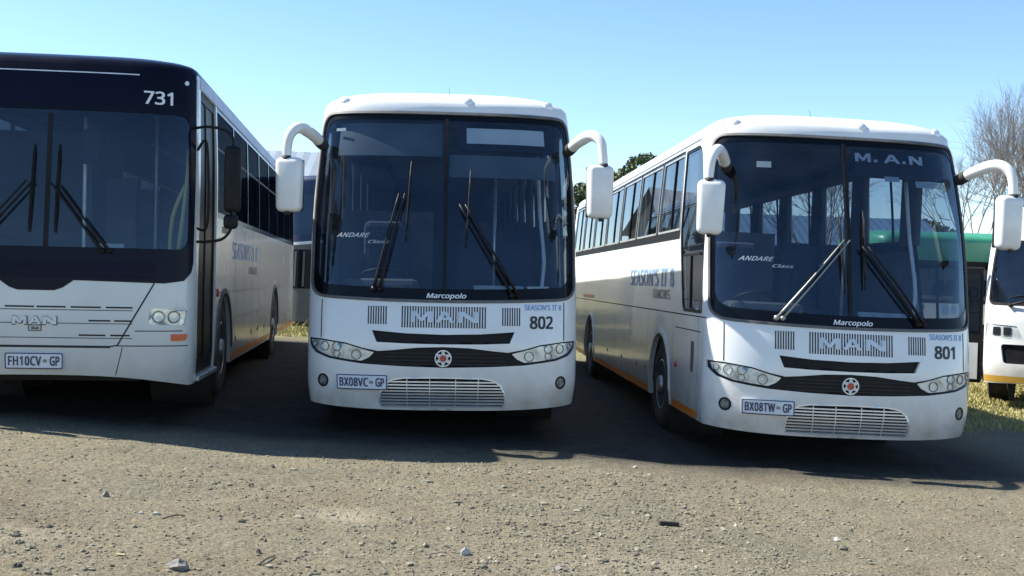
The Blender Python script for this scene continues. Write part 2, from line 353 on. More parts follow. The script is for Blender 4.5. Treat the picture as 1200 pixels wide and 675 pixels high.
GLYPHS = json.loads(r"""{"'":[90,[64,286,56,183,34,183,26,286],[2,0,3,2,1,0]],".":[107,[29,22,31,34,36,43,44,47,53,49,63,47,71,43,77,34,79,22,77,9,71,1,63,-4,53,-6,44,-4,36,1,31,9],[3,5,4,2,5,3,2,6,5,1,6,2,1,7,6,0,7,1,0,8,7,15,8,0,15,9,8,14,9,15,14,10,9,13,10,14,13,11,10,12,11,13]],"0":[229,[210,144,208,111,204,81,198,56,188,35,175,18,158,6,138,-2,114,-4,85,0,61,14,43,35,30,64,22,101,20,144,22,187,29,223,41,252,59,273,84,286,114,291,144,286,168,273,186,252,199,223,207,187,55,144,56,108,61,78,68,55,80,39,95,29,114,26,134,29,149,39,160,55,168,78,173,108,174,144,173,179,168,209,160,231,149,248,134,257,114,261,95,257,80,248,68,231,61,209,56,179],[19,21,20,18,21,19,18,22,21,17,22,18,17,44,22,44,23,22,17,45,44,43,23,44,17,46,45,42,23,43,16,46,17,42,24,23,16,47,46,41,24,42,16,48,47,40,24,41,15,48,16,40,25,24,15,49,48,39,25,40,14,49,15,39,0,25,14,26,49,38,0,39,13,26,14,13,27,26,37,0,38,37,1,0,37,2,1,13,28,27,36,2,37,12,28,13,36,3,2,12,29,28,35,3,36,11,29,12,35,4,3,11,30,29,34,4,35,11,31,30,33,4,34,10,31,11,33,5,4,10,32,31,32,5,33,10,5,32,10,6,5,9,6,10,9,7,6,8,7,9]],"1":[229,[142,0,108,0,108,200,108,211,108,220,108,227,109,235,109,242,109,249,103,243,98,239,92,234,85,227,54,202,36,226,113,286,142,286],[14,16,15,14,8,16,8,0,16,14,9,8,7,0,8,14,10,9,6,0,7,14,11,10,5,0,6,14,12,11,4,0,5,14,13,12,3,0,4,2,0,3,1,0,2]],"2":[229,[209,0,19,0,19,29,94,105,114,126,131,144,144,160,153,177,159,194,161,212,157,233,147,248,131,257,110,260,91,258,74,253,58,244,41,233,22,257,34,266,47,274,61,281,76,286,93,289,110,290,135,288,156,281,173,270,186,255,194,236,197,214,195,192,188,172,177,153,162,133,144,114,123,93,64,34,64,32,209,32],[23,25,24,22,25,23,22,26,25,21,26,22,21,27,26,20,27,21,19,27,20,19,28,27,18,13,19,13,28,19,18,14,13,12,28,13,18,15,14,11,28,12,17,16,18,16,15,18,11,29,28,10,29,11,10,30,29,9,30,10,9,31,30,8,31,9,7,31,8,7,32,31,6,32,7,6,33,32,5,33,6,5,34,33,4,34,5,4,35,34,3,35,4,3,36,35,2,36,3,2,37,36,2,38,37,2,39,38,2,0,39,1,0,2]],"3":[229,[198,219,196,201,190,186,182,173,170,163,155,156,138,151,138,149,168,142,190,128,202,107,206,81,204,58,195,37,180,20,159,7,131,-1,97,-4,75,-3,55,-1,36,4,18,12,18,45,37,37,57,31,77,27,97,26,130,29,153,41,165,59,170,82,167,98,160,111,149,121,133,128,113,131,89,133,62,133,62,163,90,163,112,164,129,170,143,178,153,189,160,202,162,217,158,235,148,249,131,258,109,261,95,260,82,258,70,254,59,249,48,243,37,237,20,261,37,272,58,281,82,288,109,290,148,285,176,270,192,247],[59,61,60,58,61,59,58,62,61,57,62,58,56,62,57,56,49,62,49,48,62,48,63,62,55,54,56,54,53,56,53,52,56,52,51,56,51,50,56,50,49,56,47,63,48,46,63,47,46,0,63,45,0,46,45,1,0,44,1,45,43,1,44,43,2,1,42,2,43,42,3,2,41,3,42,41,4,3,40,4,41,39,4,40,39,5,4,37,39,38,37,5,39,37,6,5,37,7,6,37,8,7,37,36,8,36,9,8,35,9,36,34,9,35,33,9,34,33,10,9,32,10,33,31,10,32,31,11,10,30,11,31,29,11,30,29,12,11,28,12,29,28,13,12,21,23,22,27,13,28,27,14,13,21,24,23,21,25,24,26,14,27,21,26,25,21,14,26,21,15,14,20,15,21,20,16,15,19,16,20,18,16,19,18,17,16]],"7":[229,[55,0,172,254,18,254,18,286,210,286,210,259,93,0],[2,4,3,2,5,4,2,1,5,1,6,5,0,6,1]],"8":[229,[114,290,138,288,159,282,176,273,189,259,197,242,200,222,198,206,193,192,184,180,173,169,160,160,146,152,162,143,178,133,191,121,201,108,207,92,209,74,206,52,198,33,184,17,165,6,142,-2,115,-4,87,-2,63,5,44,16,31,31,22,50,20,73,22,91,28,107,37,120,50,132,64,142,79,150,66,158,54,168,43,179,35,191,31,206,29,222,32,242,40,259,53,273,71,282,91,288,54,73,58,53,69,38,88,28,115,24,140,28,159,38,171,54,175,74,173,87,167,98,158,109,147,117,132,126,115,133,108,135,92,127,79,119,68,109,60,99,56,87,114,262,94,259,78,251,67,238,63,221,65,207,70,196,79,186,89,179,102,172,116,165,129,172,141,178,151,186,159,196,164,207,165,221,162,238,151,251,135,259],[47,1,0,47,2,1,46,2,47,46,3,2,45,3,46,45,4,3,44,69,45,69,4,45,44,70,69,88,4,69,88,5,4,43,70,44,43,71,70,87,5,88,43,72,71,86,5,87,42,72,43,86,6,5,42,73,72,85,6,86,41,73,42,85,7,6,41,74,73,84,7,85,83,7,84,41,75,74,40,75,41,83,8,7,82,8,83,40,76,75,82,9,8,39,76,40,39,77,76,81,9,82,81,10,9,38,77,39,38,78,77,80,10,81,38,79,78,79,10,80,79,11,10,37,79,38,37,11,79,37,12,11,36,12,37,36,13,12,35,13,36,35,14,13,34,63,35,63,14,35,34,64,63,62,14,63,61,14,62,61,15,14,33,64,34,33,65,64,60,15,61,60,16,15,32,65,33,32,66,65,59,16,60,32,67,66,58,16,59,58,17,16,31,67,32,31,68,67,57,17,58,57,18,17,30,68,31,56,18,57,30,48,68,56,19,18,55,19,56,29,48,30,29,49,48,54,19,55,29,50,49,54,20,19,28,50,29,28,51,50,53,20,54,53,21,20,27,51,28,27,52,51,52,21,53,27,21,52,27,22,21,26,22,27,26,23,22,25,23,26,25,24,23]],"A":[256,[219,0,184,89,71,89,36,0,0,0,112,287,144,287,256,0,141,207,140,212,137,219,134,227,132,236,129,244,128,250,125,242,123,234,121,226,119,219,117,213,115,207,83,121,173,121],[4,6,5,4,14,6,14,7,6,4,15,14,13,7,14,12,7,13,4,16,15,11,7,12,4,17,16,10,7,11,4,18,17,4,19,18,9,7,10,4,20,19,8,7,9,4,21,20,22,7,8,4,2,21,2,22,21,2,1,22,1,7,22,4,3,2,0,7,1]],"B":[261,[121,286,168,282,202,270,222,249,229,215,228,199,223,185,215,174,205,164,191,157,175,152,175,150,192,146,207,140,221,130,231,118,237,102,239,81,236,57,227,37,212,21,193,9,168,2,140,0,39,0,39,286,128,164,159,167,178,176,189,191,192,211,188,232,175,245,154,253,122,255,75,255,75,164,75,134,75,30,133,30,165,34,186,45,197,62,200,84,199,98,194,111,185,121,172,128,154,133,130,134],[24,35,25,35,0,25,35,1,0,35,2,1,35,34,2,34,3,2,24,36,35,33,3,34,32,3,33,32,4,3,31,4,32,30,4,31,30,5,4,29,5,30,29,6,5,28,6,29,28,7,6,27,7,28,27,8,7,26,8,27,24,37,36,37,26,36,37,8,26,37,9,8,37,10,9,37,11,10,37,12,11,37,13,12,37,49,13,49,14,13,24,38,37,48,14,49,47,14,48,47,15,14,46,15,47,45,15,46,45,16,15,44,16,45,44,17,16,43,17,44,42,17,43,42,18,17,41,18,42,41,19,18,40,19,41,40,20,19,39,20,40,24,39,38,24,20,39,24,21,20,24,22,21,24,23,22]],"C":[253,[162,259,140,257,120,251,103,241,89,228,78,211,69,191,64,169,63,143,65,110,74,82,87,59,106,42,131,31,161,28,180,28,197,31,214,34,230,39,230,8,213,2,197,-1,178,-3,156,-4,116,1,83,14,57,36,39,65,28,102,24,144,27,175,33,203,45,228,60,249,79,267,103,280,131,288,162,290,184,289,204,286,224,281,241,273,227,243,213,249,197,254,180,257],[36,38,37,36,39,38,35,39,36,35,40,39,35,41,40,34,41,35,34,45,41,45,44,41,44,43,41,43,42,41,33,1,34,1,0,34,0,45,34,33,2,1,33,3,2,32,3,33,32,4,3,31,4,32,31,5,4,31,6,5,30,6,31,30,7,6,29,7,30,29,8,7,28,8,29,28,9,8,28,10,9,27,10,28,27,11,10,26,11,27,26,12,11,26,13,12,17,19,18,25,13,26,16,19,17,25,14,13,15,19,16,14,19,15,25,19,14,24,19,25,24,20,19,24,21,20,23,21,24,23,22,21]],"D":[293,[268,146,264,102,250,65,229,37,199,16,162,4,119,0,39,0,39,286,127,286,168,282,202,270,230,250,251,223,264,188,230,145,227,179,218,207,202,229,181,244,154,252,122,255,75,255,75,31,114,31,165,38,201,60,223,95],[7,22,8,22,9,8,22,10,9,22,11,10,22,21,11,21,12,11,7,23,22,20,12,21,19,12,20,19,13,12,18,13,19,17,13,18,17,14,13,16,14,17,16,0,14,15,0,16,15,1,0,27,1,15,27,2,1,26,2,27,26,3,2,25,3,26,24,3,25,24,4,3,7,24,23,7,4,24,7,5,4,7,6,5]],"E":[223,[199,0,39,0,39,286,199,286,199,255,75,255,75,165,192,165,192,134,75,134,75,32,199,32],[1,5,2,5,3,2,5,4,3,1,6,5,1,9,6,9,7,6,9,8,7,1,10,9,1,11,10,1,0,11]],"F":[208,[75,0,39,0,39,286,199,286,199,255,75,255,75,153,191,153,191,121,75,121],[1,5,2,5,3,2,5,4,3,1,6,5,1,9,6,9,7,6,9,8,7,1,0,9]],"G":[292,[163,151,262,151,262,11,239,4,215,0,190,-3,162,-4,121,0,87,14,60,35,40,65,28,101,24,143,29,185,42,221,64,250,93,272,129,286,173,290,196,289,218,286,239,281,258,273,245,242,228,248,210,254,191,257,171,259,139,255,112,245,91,228,75,205,65,176,62,143,65,111,73,83,87,59,108,42,135,31,170,27,187,28,202,29,215,31,226,34,226,119,163,119],[17,19,18,17,20,19,17,21,20,16,21,17,16,22,21,16,26,22,26,25,22,25,24,22,24,23,22,15,27,16,27,26,16,15,28,27,15,29,28,14,29,15,14,30,29,14,31,30,13,31,14,13,32,31,12,32,13,12,33,32,45,1,0,45,44,1,44,2,1,11,33,12,11,34,33,43,2,44,11,35,34,10,35,11,10,36,35,9,36,10,9,37,36,9,38,37,8,38,9,42,2,43,41,2,42,8,39,38,40,2,41,39,2,40,8,2,39,7,2,8,7,3,2,7,4,3,6,4,7,6,5,4]],"H":[297,[258,0,222,0,222,134,75,134,75,0,39,0,39,286,75,286,75,165,222,165,222,286,258,286],[5,7,6,5,8,7,9,11,10,9,0,11,5,3,8,3,9,8,3,2,9,2,0,9,5,4,3,1,0,2]],"I":[136,[119,0,16,0,16,21,50,28,50,257,16,265,16,286,119,286,119,265,86,257,86,28,119,21],[5,7,6,5,8,7,4,8,5,4,9,8,3,9,4,3,10,9,2,10,3,2,11,10,1,11,2,1,0,11]],"M":[364,[165,0,71,251,69,251,70,242,71,231,71,218,72,203,72,189,72,174,72,0,39,0,39,286,92,286,180,52,182,52,272,286,325,286,325,0,289,0,289,176,289,190,289,204,290,217,291,230,291,241,292,251,290,251,195,0],[10,2,11,2,12,11,2,1,12,1,13,12,14,26,15,26,16,15,26,25,16,25,17,16,10,3,2,0,13,1,14,27,26,24,17,25,10,4,3,23,17,24,10,5,4,22,17,23,10,6,5,21,17,22,20,17,21,10,7,6,19,17,20,10,8,7,18,17,19,10,9,8,0,14,13,0,27,14]],"N":[305,[266,0,224,0,71,238,69,238,70,228,70,216,71,203,72,189,72,175,72,160,72,0,39,0,39,286,81,286,233,49,235,49,235,57,234,69,233,82,233,97,232,111,232,125,232,286,266,286],[11,3,12,3,13,12,3,2,13,2,14,13,21,23,22,21,0,23,11,4,3,1,14,2,11,5,4,11,6,5,11,7,6,11,8,7,11,9,8,11,10,9,20,0,21,19,0,20,18,0,19,17,0,18,16,0,17,15,0,16,1,15,14,1,0,15]],"O":[313,[289,144,287,112,280,83,270,58,255,36,237,19,214,6,187,-1,157,-4,125,-1,98,7,75,19,57,37,43,58,32,83,26,112,24,144,28,185,39,221,57,250,83,272,116,286,157,291,197,286,229,272,255,251,274,221,285,185,63,144,65,110,73,81,85,58,104,41,127,31,157,27,186,31,210,41,228,58,241,81,248,110,251,144,245,192,228,228,199,251,157,259,128,256,104,245,85,228,73,205,65,177],[21,23,22,21,24,23,20,24,21,20,25,24,19,44,20,44,25,20,19,45,44,43,25,44,19,46,45,42,25,43,42,26,25,18,46,19,18,47,46,18,48,47,41,26,42,41,27,26,17,48,18,17,49,48,40,27,41,16,49,17,40,0,27,16,28,49,15,28,16,15,29,28,39,0,40,39,1,0,14,29,15,39,2,1,14,30,29,38,2,39,13,30,14,38,3,2,13,31,30,37,3,38,36,3,37,13,32,31,12,32,13,36,4,3,12,33,32,35,4,36,11,33,12,35,5,4,11,34,33,34,5,35,11,5,34,10,5,11,10,6,5,9,6,10,9,7,6,8,7,9]],"P":[243,[115,286,163,281,196,264,216,238,222,202,221,185,216,168,209,153,197,139,182,128,162,119,137,113,108,111,75,111,75,0,39,0,39,286,111,255,75,255,75,142,104,142,129,144,149,148,165,156,176,167,183,182,185,200,180,225,167,242,144,252],[15,18,16,18,0,16,18,1,0,18,2,1,18,17,2,17,29,2,29,3,2,15,19,18,28,3,29,27,3,28,27,4,3,26,4,27,26,5,4,25,5,26,25,6,5,24,6,25,24,7,6,23,7,24,22,7,23,22,8,7,21,8,22,20,8,21,15,13,19,13,20,19,13,8,20,13,9,8,13,10,9,13,11,10,13,12,11,15,14,13]],"R":[249,[118,286,150,284,177,277,197,266,211,250,219,230,222,205,220,184,214,167,204,153,192,143,179,134,165,128,243,0,201,0,132,118,75,118,75,0,39,0,39,286,116,255,75,255,75,149,118,149,148,152,169,163,181,180,185,203,183,220,177,233,168,243,155,250,137,254],[18,21,19,21,0,19,21,1,0,21,2,1,21,3,2,21,20,3,20,4,3,18,22,21,32,4,20,31,4,32,31,5,4,30,5,31,29,5,30,28,5,29,28,6,5,27,6,28,27,7,6,26,7,27,26,8,7,25,8,26,25,9,8,24,9,25,24,10,9,23,10,24,18,16,22,16,23,22,16,10,23,16,11,10,16,12,11,16,15,12,15,13,12,18,17,16,14,13,15]],"S":[220,[201,77,198,53,189,33,174,17,153,6,128,-2,99,-4,83,-4,68,-2,54,0,42,2,30,6,20,10,20,44,37,38,56,32,78,29,101,27,120,29,136,33,149,40,158,49,163,60,165,73,164,86,159,97,151,106,139,115,121,123,98,132,81,139,66,147,53,155,43,165,34,176,29,188,25,201,24,217,27,239,36,256,50,271,68,281,90,288,115,290,138,289,159,286,178,281,194,274,183,243,168,249,151,254,133,258,115,259,98,257,85,253,74,247,67,239,62,229,61,217,62,204,67,193,74,184,86,176,102,168,123,159,146,150,166,139,181,128,192,114,199,97],[42,44,43,42,45,44,41,45,42,41,46,45,40,46,41,40,47,46,40,51,47,51,50,47,50,49,47,49,48,47,39,52,40,52,51,40,39,53,52,39,54,53,38,54,39,38,55,54,38,56,55,38,57,56,37,57,38,37,58,57,36,58,37,36,59,58,36,60,59,35,60,36,35,61,60,34,61,35,34,62,61,34,63,62,33,63,34,33,64,63,32,64,33,32,65,64,31,65,32,31,66,65,30,66,31,29,66,30,29,67,66,28,67,29,28,68,67,27,68,28,26,68,27,26,69,68,25,69,26,25,0,69,24,0,25,23,0,24,23,1,0,22,1,23,21,1,22,21,2,1,20,2,21,12,14,13,19,2,20,12,15,14,19,3,2,18,3,19,12,16,15,17,3,18,12,17,16,12,3,17,12,4,3,11,4,12,11,5,4,10,5,11,9,5,10,8,5,9,8,6,5,7,6,8]],"T":[223,[130,0,93,0,93,255,4,255,4,286,219,286,219,255,130,255],[3,5,4,3,6,5,2,6,3,1,7,2,7,6,2,1,0,7]],"V":[241,[241,286,138,0,102,0,0,286,38,286,102,103,106,91,110,80,113,70,116,60,118,50,120,40,122,50,125,60,128,70,131,81,134,92,138,103,202,286],[2,4,3,2,5,4,17,0,18,17,1,0,16,1,17,2,6,5,15,1,16,2,7,6,14,1,15,2,8,7,13,1,14,2,9,8,12,1,13,2,10,9,11,1,12,2,11,10,2,1,11]],"W":[373,[368,286,291,0,255,0,199,188,197,196,194,205,192,214,190,222,188,229,187,236,185,241,185,244,184,241,183,236,182,229,180,222,178,213,176,205,174,196,171,186,117,0,81,0,5,286,43,286,87,111,89,102,91,93,93,84,95,76,97,67,98,59,99,51,101,43,102,51,103,60,105,68,107,77,109,86,111,95,113,105,116,113,166,286,204,286,256,112,259,103,261,94,264,84,266,75,268,67,269,58,271,50,272,43,273,54,275,64,277,76,280,87,283,100,286,112,330,286],[21,23,22,21,24,23,40,42,41,40,11,42,11,43,42,57,0,58,57,1,0,40,12,11,10,43,11,40,13,12,9,43,10,40,14,13,8,43,9,40,15,14,7,43,8,40,16,15,6,43,7,5,43,6,40,17,16,4,43,5,40,18,17,3,43,4,40,19,18,2,43,3,40,20,19,39,20,40,2,44,43,56,1,57,21,25,24,38,20,39,2,45,44,21,26,25,55,1,56,37,20,38,2,46,45,21,27,26,54,1,55,36,20,37,2,47,46,21,28,27,35,20,36,53,1,54,21,29,28,2,48,47,34,20,35,21,30,29,2,49,48,52,1,53,33,20,34,21,31,30,2,50,49,51,1,52,32,20,33,21,32,31,2,51,50,21,20,32,2,1,51]],"X":[235,[233,0,192,0,117,124,40,0,2,0,97,149,8,286,48,286,118,174,188,286,227,286,138,150],[5,7,6,5,8,7,8,10,9,8,11,10,5,11,8,5,0,11,4,2,5,2,0,5,4,3,2,1,0,2]],"a":[225,[115,219,150,214,174,201,188,179,192,146,192,0,167,0,160,30,158,30,149,20,139,11,129,4,117,0,103,-3,86,-4,68,-2,52,3,38,11,27,24,21,40,18,60,25,88,44,109,76,123,121,128,158,130,158,142,155,165,146,180,132,187,113,190,97,189,81,185,67,180,53,174,42,200,57,207,75,213,95,217,126,104,92,100,70,91,59,77,55,59,58,44,66,33,79,27,94,24,119,28,140,39,153,59,158,86,158,105],[38,1,0,37,1,38,37,2,1,36,2,37,35,2,36,35,29,2,29,3,2,34,33,35,33,32,35,32,31,35,31,30,35,30,29,35,28,3,29,27,3,28,27,4,3,26,4,27,26,5,4,25,5,26,24,52,25,52,5,25,23,52,24,22,52,23,21,40,22,40,39,22,39,52,22,51,5,52,21,41,40,21,42,41,20,42,21,50,5,51,20,43,42,19,43,20,19,44,43,49,7,50,7,5,50,19,45,44,18,45,19,48,8,49,8,7,49,18,46,45,48,9,8,6,5,7,47,9,48,18,47,46,18,9,47,17,9,18,17,10,9,16,10,17,16,11,10,16,12,11,15,12,16,15,13,12,14,13,15]],"c":[192,[120,-4,93,-1,70,8,50,22,35,44,25,72,22,106,25,142,35,171,51,192,71,207,95,216,123,219,139,218,154,216,168,212,179,207,168,178,158,182,146,185,134,187,122,188,102,186,86,179,74,167,65,152,60,131,59,107,60,83,65,63,74,47,86,36,101,29,120,26,136,27,151,30,164,34,176,39,176,8,164,3,152,-1,137,-3],[11,13,12,11,14,13,10,14,11,10,15,14,10,16,15,9,16,10,9,21,16,21,20,16,20,19,16,19,18,16,18,17,16,8,22,9,22,21,9,8,23,22,8,24,23,7,24,8,7,25,24,7,26,25,6,26,7,6,27,26,6,28,27,5,28,6,5,29,28,4,29,5,4,30,29,4,31,30,3,31,4,36,38,37,3,32,31,35,38,36,34,38,35,3,33,32,33,38,34,3,38,33,2,38,3,1,38,2,1,39,38,1,40,39,1,41,40,0,41,1]],"l":[103,[69,0,34,0,34,305,69,305],[1,3,2,1,0,3]],"o":[243,[221,108,219,83,214,60,205,41,194,25,179,13,162,3,142,-2,121,-4,100,-2,81,3,65,13,50,25,38,41,29,60,24,83,22,108,25,141,34,168,49,190,69,206,93,216,122,219,149,216,173,206,193,190,208,168,218,141,59,108,60,84,65,64,74,47,86,35,102,28,121,25,141,28,157,35,169,47,178,64,183,84,184,108,183,132,178,152,169,168,157,179,141,187,121,189,93,184,73,168,62,142],[21,23,22,20,23,21,20,24,23,19,24,20,19,25,24,18,47,19,47,46,19,46,25,19,46,45,25,45,26,25,44,26,45,18,48,47,43,26,44,17,48,18,43,27,26,17,49,48,42,27,43,41,27,42,17,28,49,16,28,17,41,0,27,40,0,41,15,28,16,15,29,28,39,0,40,39,1,0,15,30,29,38,1,39,14,30,15,38,2,1,14,31,30,37,2,38,13,31,14,37,3,2,13,32,31,36,3,37,12,32,13,36,4,3,12,33,32,35,4,36,12,34,33,34,4,35,11,34,12,11,4,34,11,5,4,10,5,11,10,6,5,9,6,10,9,7,6,8,7,9]],"p":[247,[136,219,172,212,200,191,218,157,225,108,222,74,214,46,200,24,183,9,161,-1,136,-4,120,-3,107,0,95,5,85,12,76,19,69,27,67,27,68,20,69,10,69,0,69,-8,69,-96,34,-96,34,215,63,215,68,186,69,186,76,194,85,202,95,209,106,215,120,218,130,189,110,187,95,181,84,171,76,156,71,138,69,115,69,108,71,83,75,63,83,47,94,35,110,28,131,25,149,28,163,36,174,49,182,66,186,86,188,108,184,141,174,167,156,184],[32,1,0,31,1,32,23,25,24,23,26,25,30,1,31,30,2,1,29,2,30,28,2,29,27,33,28,33,2,28,33,55,2,55,3,2,27,34,33,27,35,34,23,27,26,23,38,27,38,37,27,37,36,27,36,35,27,54,3,55,53,3,54,53,4,3,52,4,53,23,39,38,23,40,39,51,4,52,23,41,40,51,5,4,50,5,51,23,42,41,50,6,5,49,6,50,23,17,42,17,43,42,48,6,49,17,44,43,48,7,6,47,7,48,17,45,44,46,7,47,17,16,45,16,46,45,23,18,17,15,46,16,15,7,46,15,8,7,23,19,18,14,8,15,13,8,14,23,20,19,13,9,8,12,9,13,11,9,12,23,21,20,11,10,9,23,22,21]],"r":[166,[134,219,141,219,147,218,154,218,160,217,155,184,150,185,144,186,138,187,132,187,120,186,108,182,98,175,88,167,80,157,74,144,71,130,69,115,69,0,34,0,34,215,63,215,67,176,69,176,76,187,85,197,95,206,107,213,120,217],[28,1,0,28,2,1,28,3,2,28,4,3,27,4,28,27,5,4,19,21,20,19,22,21,26,5,27,25,6,26,6,5,26,24,9,25,9,8,25,8,7,25,7,6,25,23,10,24,10,9,24,23,11,10,23,12,11,19,23,22,19,15,23,15,14,23,14,13,23,13,12,23,19,16,15,19,17,16,19,18,17]],"s":[192,[174,59,171,40,164,24,151,12,134,3,113,-2,88,-4,67,-3,50,0,34,4,21,10,21,42,35,36,52,30,70,26,89,24,112,27,128,33,137,43,140,56,139,64,136,71,129,77,120,83,106,90,87,98,68,106,51,114,38,123,28,133,22,146,20,162,26,186,43,204,68,215,101,219,120,218,138,215,154,211,170,204,158,176,144,182,129,186,114,189,99,190,80,188,66,183,57,175,54,164,55,156,59,149,66,143,77,137,91,131,109,123,128,115,144,107,157,99,166,88,172,75],[34,36,35,34,37,36,33,37,34,33,38,37,33,39,38,33,42,39,42,41,39,41,40,39,32,44,33,44,43,33,43,42,33,32,45,44,32,46,45,31,46,32,31,47,46,31,48,47,31,49,48,30,49,31,30,50,49,30,51,50,29,51,30,29,52,51,29,53,52,28,53,29,28,54,53,28,55,54,27,55,28,27,56,55,26,56,27,26,57,56,25,57,26,25,58,57,24,58,25,23,58,24,23,59,58,22,59,23,21,59,22,21,0,59,20,0,21,19,0,20,19,1,0,18,1,19,17,1,18,10,12,11,17,2,1,10,13,12,16,2,17,10,14,13,15,2,16,10,15,14,10,2,15,10,3,2,10,4,3,9,4,10,8,4,9,8,5,4,7,5,8,7,6,5]]}""")   # letter outlines: advance, points, triangles
def text_mesh(txt, bold=0, shear=0, space=1, extr=.0):
    vl = []; fl = []; x = 0.0
    for ch in txt:
        if ch == ' ': x += .28*space; continue
        adv, pts, tri = GLYPHS[ch]; b = len(vl); n = len(pts)//2
        P2 = [(pts[2*i]/500+x+shear*pts[2*i+1]/500, pts[2*i+1]/500) for i in range(n)]
        T = [tri[i:i+3] for i in range(0, len(tri), 3)]
        T = [t if (P2[t[1]][0]-P2[t[0]][0])*(P2[t[2]][1]-P2[t[0]][1])-(P2[t[1]][1]-P2[t[0]][1])*(P2[t[2]][0]-P2[t[0]][0]) > 0 else t[::-1] for t in T]
        vl += [(p[0], p[1], extr) for p in P2]; fl += [[b+i for i in t] for t in T]
        if extr:
            cnt = {(t[i], t[(i+1) % 3]) for t in T for i in range(3)}; c = len(vl); vl += [(p[0], p[1], -extr) for p in P2]
            fl += [[b+e[1], b+e[0], c+e[0], c+e[1]] for e in cnt if (e[1], e[0]) not in cnt]
        x += adv/500*(1+(space-1)*1.2)
    if bold > .005 and not extr:      # heavier strokes: the outline laid a few times, each a hair above the last
        w0 = list(vl); f0 = list(fl)
        for q, (dx, dy) in enumerate(((1, .5), (-1, .5), (1, -.5), (-1, -.5))):
            b = len(vl); vl += [(p[0]+dx*bold*1.1, p[1]+dy*bold*1.1, (q+1)*.01) for p in w0]; fl += [[b+i for i in t] for t in f0]
    me = bpy.data.meshes.new('lettering'); me.from_pydata(vl, [], fl); me.update()
    return me, np.array(vl, float)
def text_on(name, S, txt, uc, zc, width, height, mat, parent, off=.004, bold=.0, shear=0, space=1, thick=0, slope=0):
    me, a = text_mesh(txt, bold, shear, space, .05 if thick else 0)
    lo = a.min(0); hi = a.max(0)
    u = uc+((a[:, 0]-lo[0])/(hi[0]-lo[0])-.5)*width
    z = zc+((a[:, 1]-lo[1])/(hi[1]-lo[1])-.5)*height+(u-uc)*slope
    o = off+(a[:, 2]/.05*thick/2 if thick else a[:, 2]*.03)
    p = S.P(u, z, o); me.vertices.foreach_set('co', p.ravel()); me.name = name; me.update()
    return new_obj(name, me, mat, parent, False)
MLET = {'M': (1.5, [(0,0),(.32,0),(.32,.62),(.65,.12),(.85,.12),(1.18,.62),(1.18,0),(1.5,0),(1.5,1),(1.12,1),(.75,.45),(.38,1),(0,1)], []),
        'A': (1.6, [(0,0),(.36,0),(.5,.24),(1.1,.24),(1.24,0),(1.6,0),(1.0,1),(.6,1)], [[(.62,.44),(.98,.44),(.8,.74)]]),
        'N': (1.4, [(0,0),(.32,0),(.32,.6),(1.02,0),(1.4,0),(1.4,1),(1.08,1),(1.08,.42),(.40,1),(0,1)], [])}
def moulded(S, cs, zc, h, ws, mat, parent, off, thick):
    for ch, c, w_ in zip('MAN', cs, ws):
        W_, out, hs = MLET[ch]; q = lambda p: (c+(p[0]/W_-.5)*w_, zc+(p[1]-.5)*h)
        lo = patch('maker_letter', S, [q(p) for p in out], mat, parent, holes=[[q(p) for p in hh] for hh in hs], off=off, thick=thick, gu=.3, gz=.3, smooth=False)
def strip(name, S, path, width, mat, parent, off=.003, thick=0.0):
    """a narrow band along a (u,z) path"""
    pts = []; 
    P = [Vector(p) for p in path]; L = []; Rr = []
    for i, p in enumerate(P):
        d = (P[min(len(P)-1, i+1)]-P[max(0, i-1)]).normalized(); nn = Vector((-d.y, d.x))*width/2
        L.append(tuple(p+nn)); Rr.append(tuple(p-nn))
    return patch(name, S, Rr+L[::-1], mat, parent, off=off, thick=thick)
def roof_mesh(name, S, zt, H, F, mat, parent, zlow=0, nx=2.6, rings=9):
    us = []; u = 0.0
    while u < S.umax: us.append(u); u += .06 if (u < S.u0+.2 or u > S.umax-1.7) else .4
    us = [-a for a in us[:0:-1]]+us; us = [-S.umax]+us if us[0] > -S.umax+1e-3 else us
    vl = []; N = len(us); ua = np.array(us); b0 = S.base(ua, np.full(N, zt))
    fr = np.clip((1.6-b0[:, 1])/1.2, 0, 1); br = np.clip((b0[:, 1]-(S.L-1.2))/1.2, 0, 1)
    for k in range(rings+1):
        a = k/rings*math.pi/2; c = math.cos(a)**(2/nx) if k < rings else 0; sn = math.sin(a)**(2/nx); cy = math.cos(a)
        p = b0.copy(); p[:, 0] *= max(c, .0); p[:, 1] += (1-cy)*F*fr-(1-cy)*.6*br; p[:, 2] = zt+H*sn
        vl += p.tolist()
    faces = [[r*N+i, r*N+(i+1) % N, (r+1)*N+(i+1) % N, (r+1)*N+i] for r in range(rings) for i in range(N)]
    me = bpy.data.meshes.new(name); me.from_pydata(vl, [], faces); me.validate(); me.update()
    bm = bmesh.new(); bm.from_mesh(me); bmesh.ops.remove_doubles(bm, verts=bm.verts, dist=1e-4); bm.to_mesh(me); bm.free()
    return new_obj(name, me, mat, parent, True)

# ------------------------------------------------------------------ terrain
gh_x = pchip([-60, -12, -8, -5.7, -4, -2.8, -1.95, -.6, .8, 1.7, 3.1, 4.7, 9, 60], [.5, .31, .28, .25, .215, .15, .09, .045, .0, -.06, -.10, -.12, -.13, -.2])
def gz(x, y):
    near = np.clip((8-y)/6, 0, 1)
    base = gh_x(x)
    lin = -.036*np.clip(x, -6, 6)
    return base*(1-near)+lin*near*.7

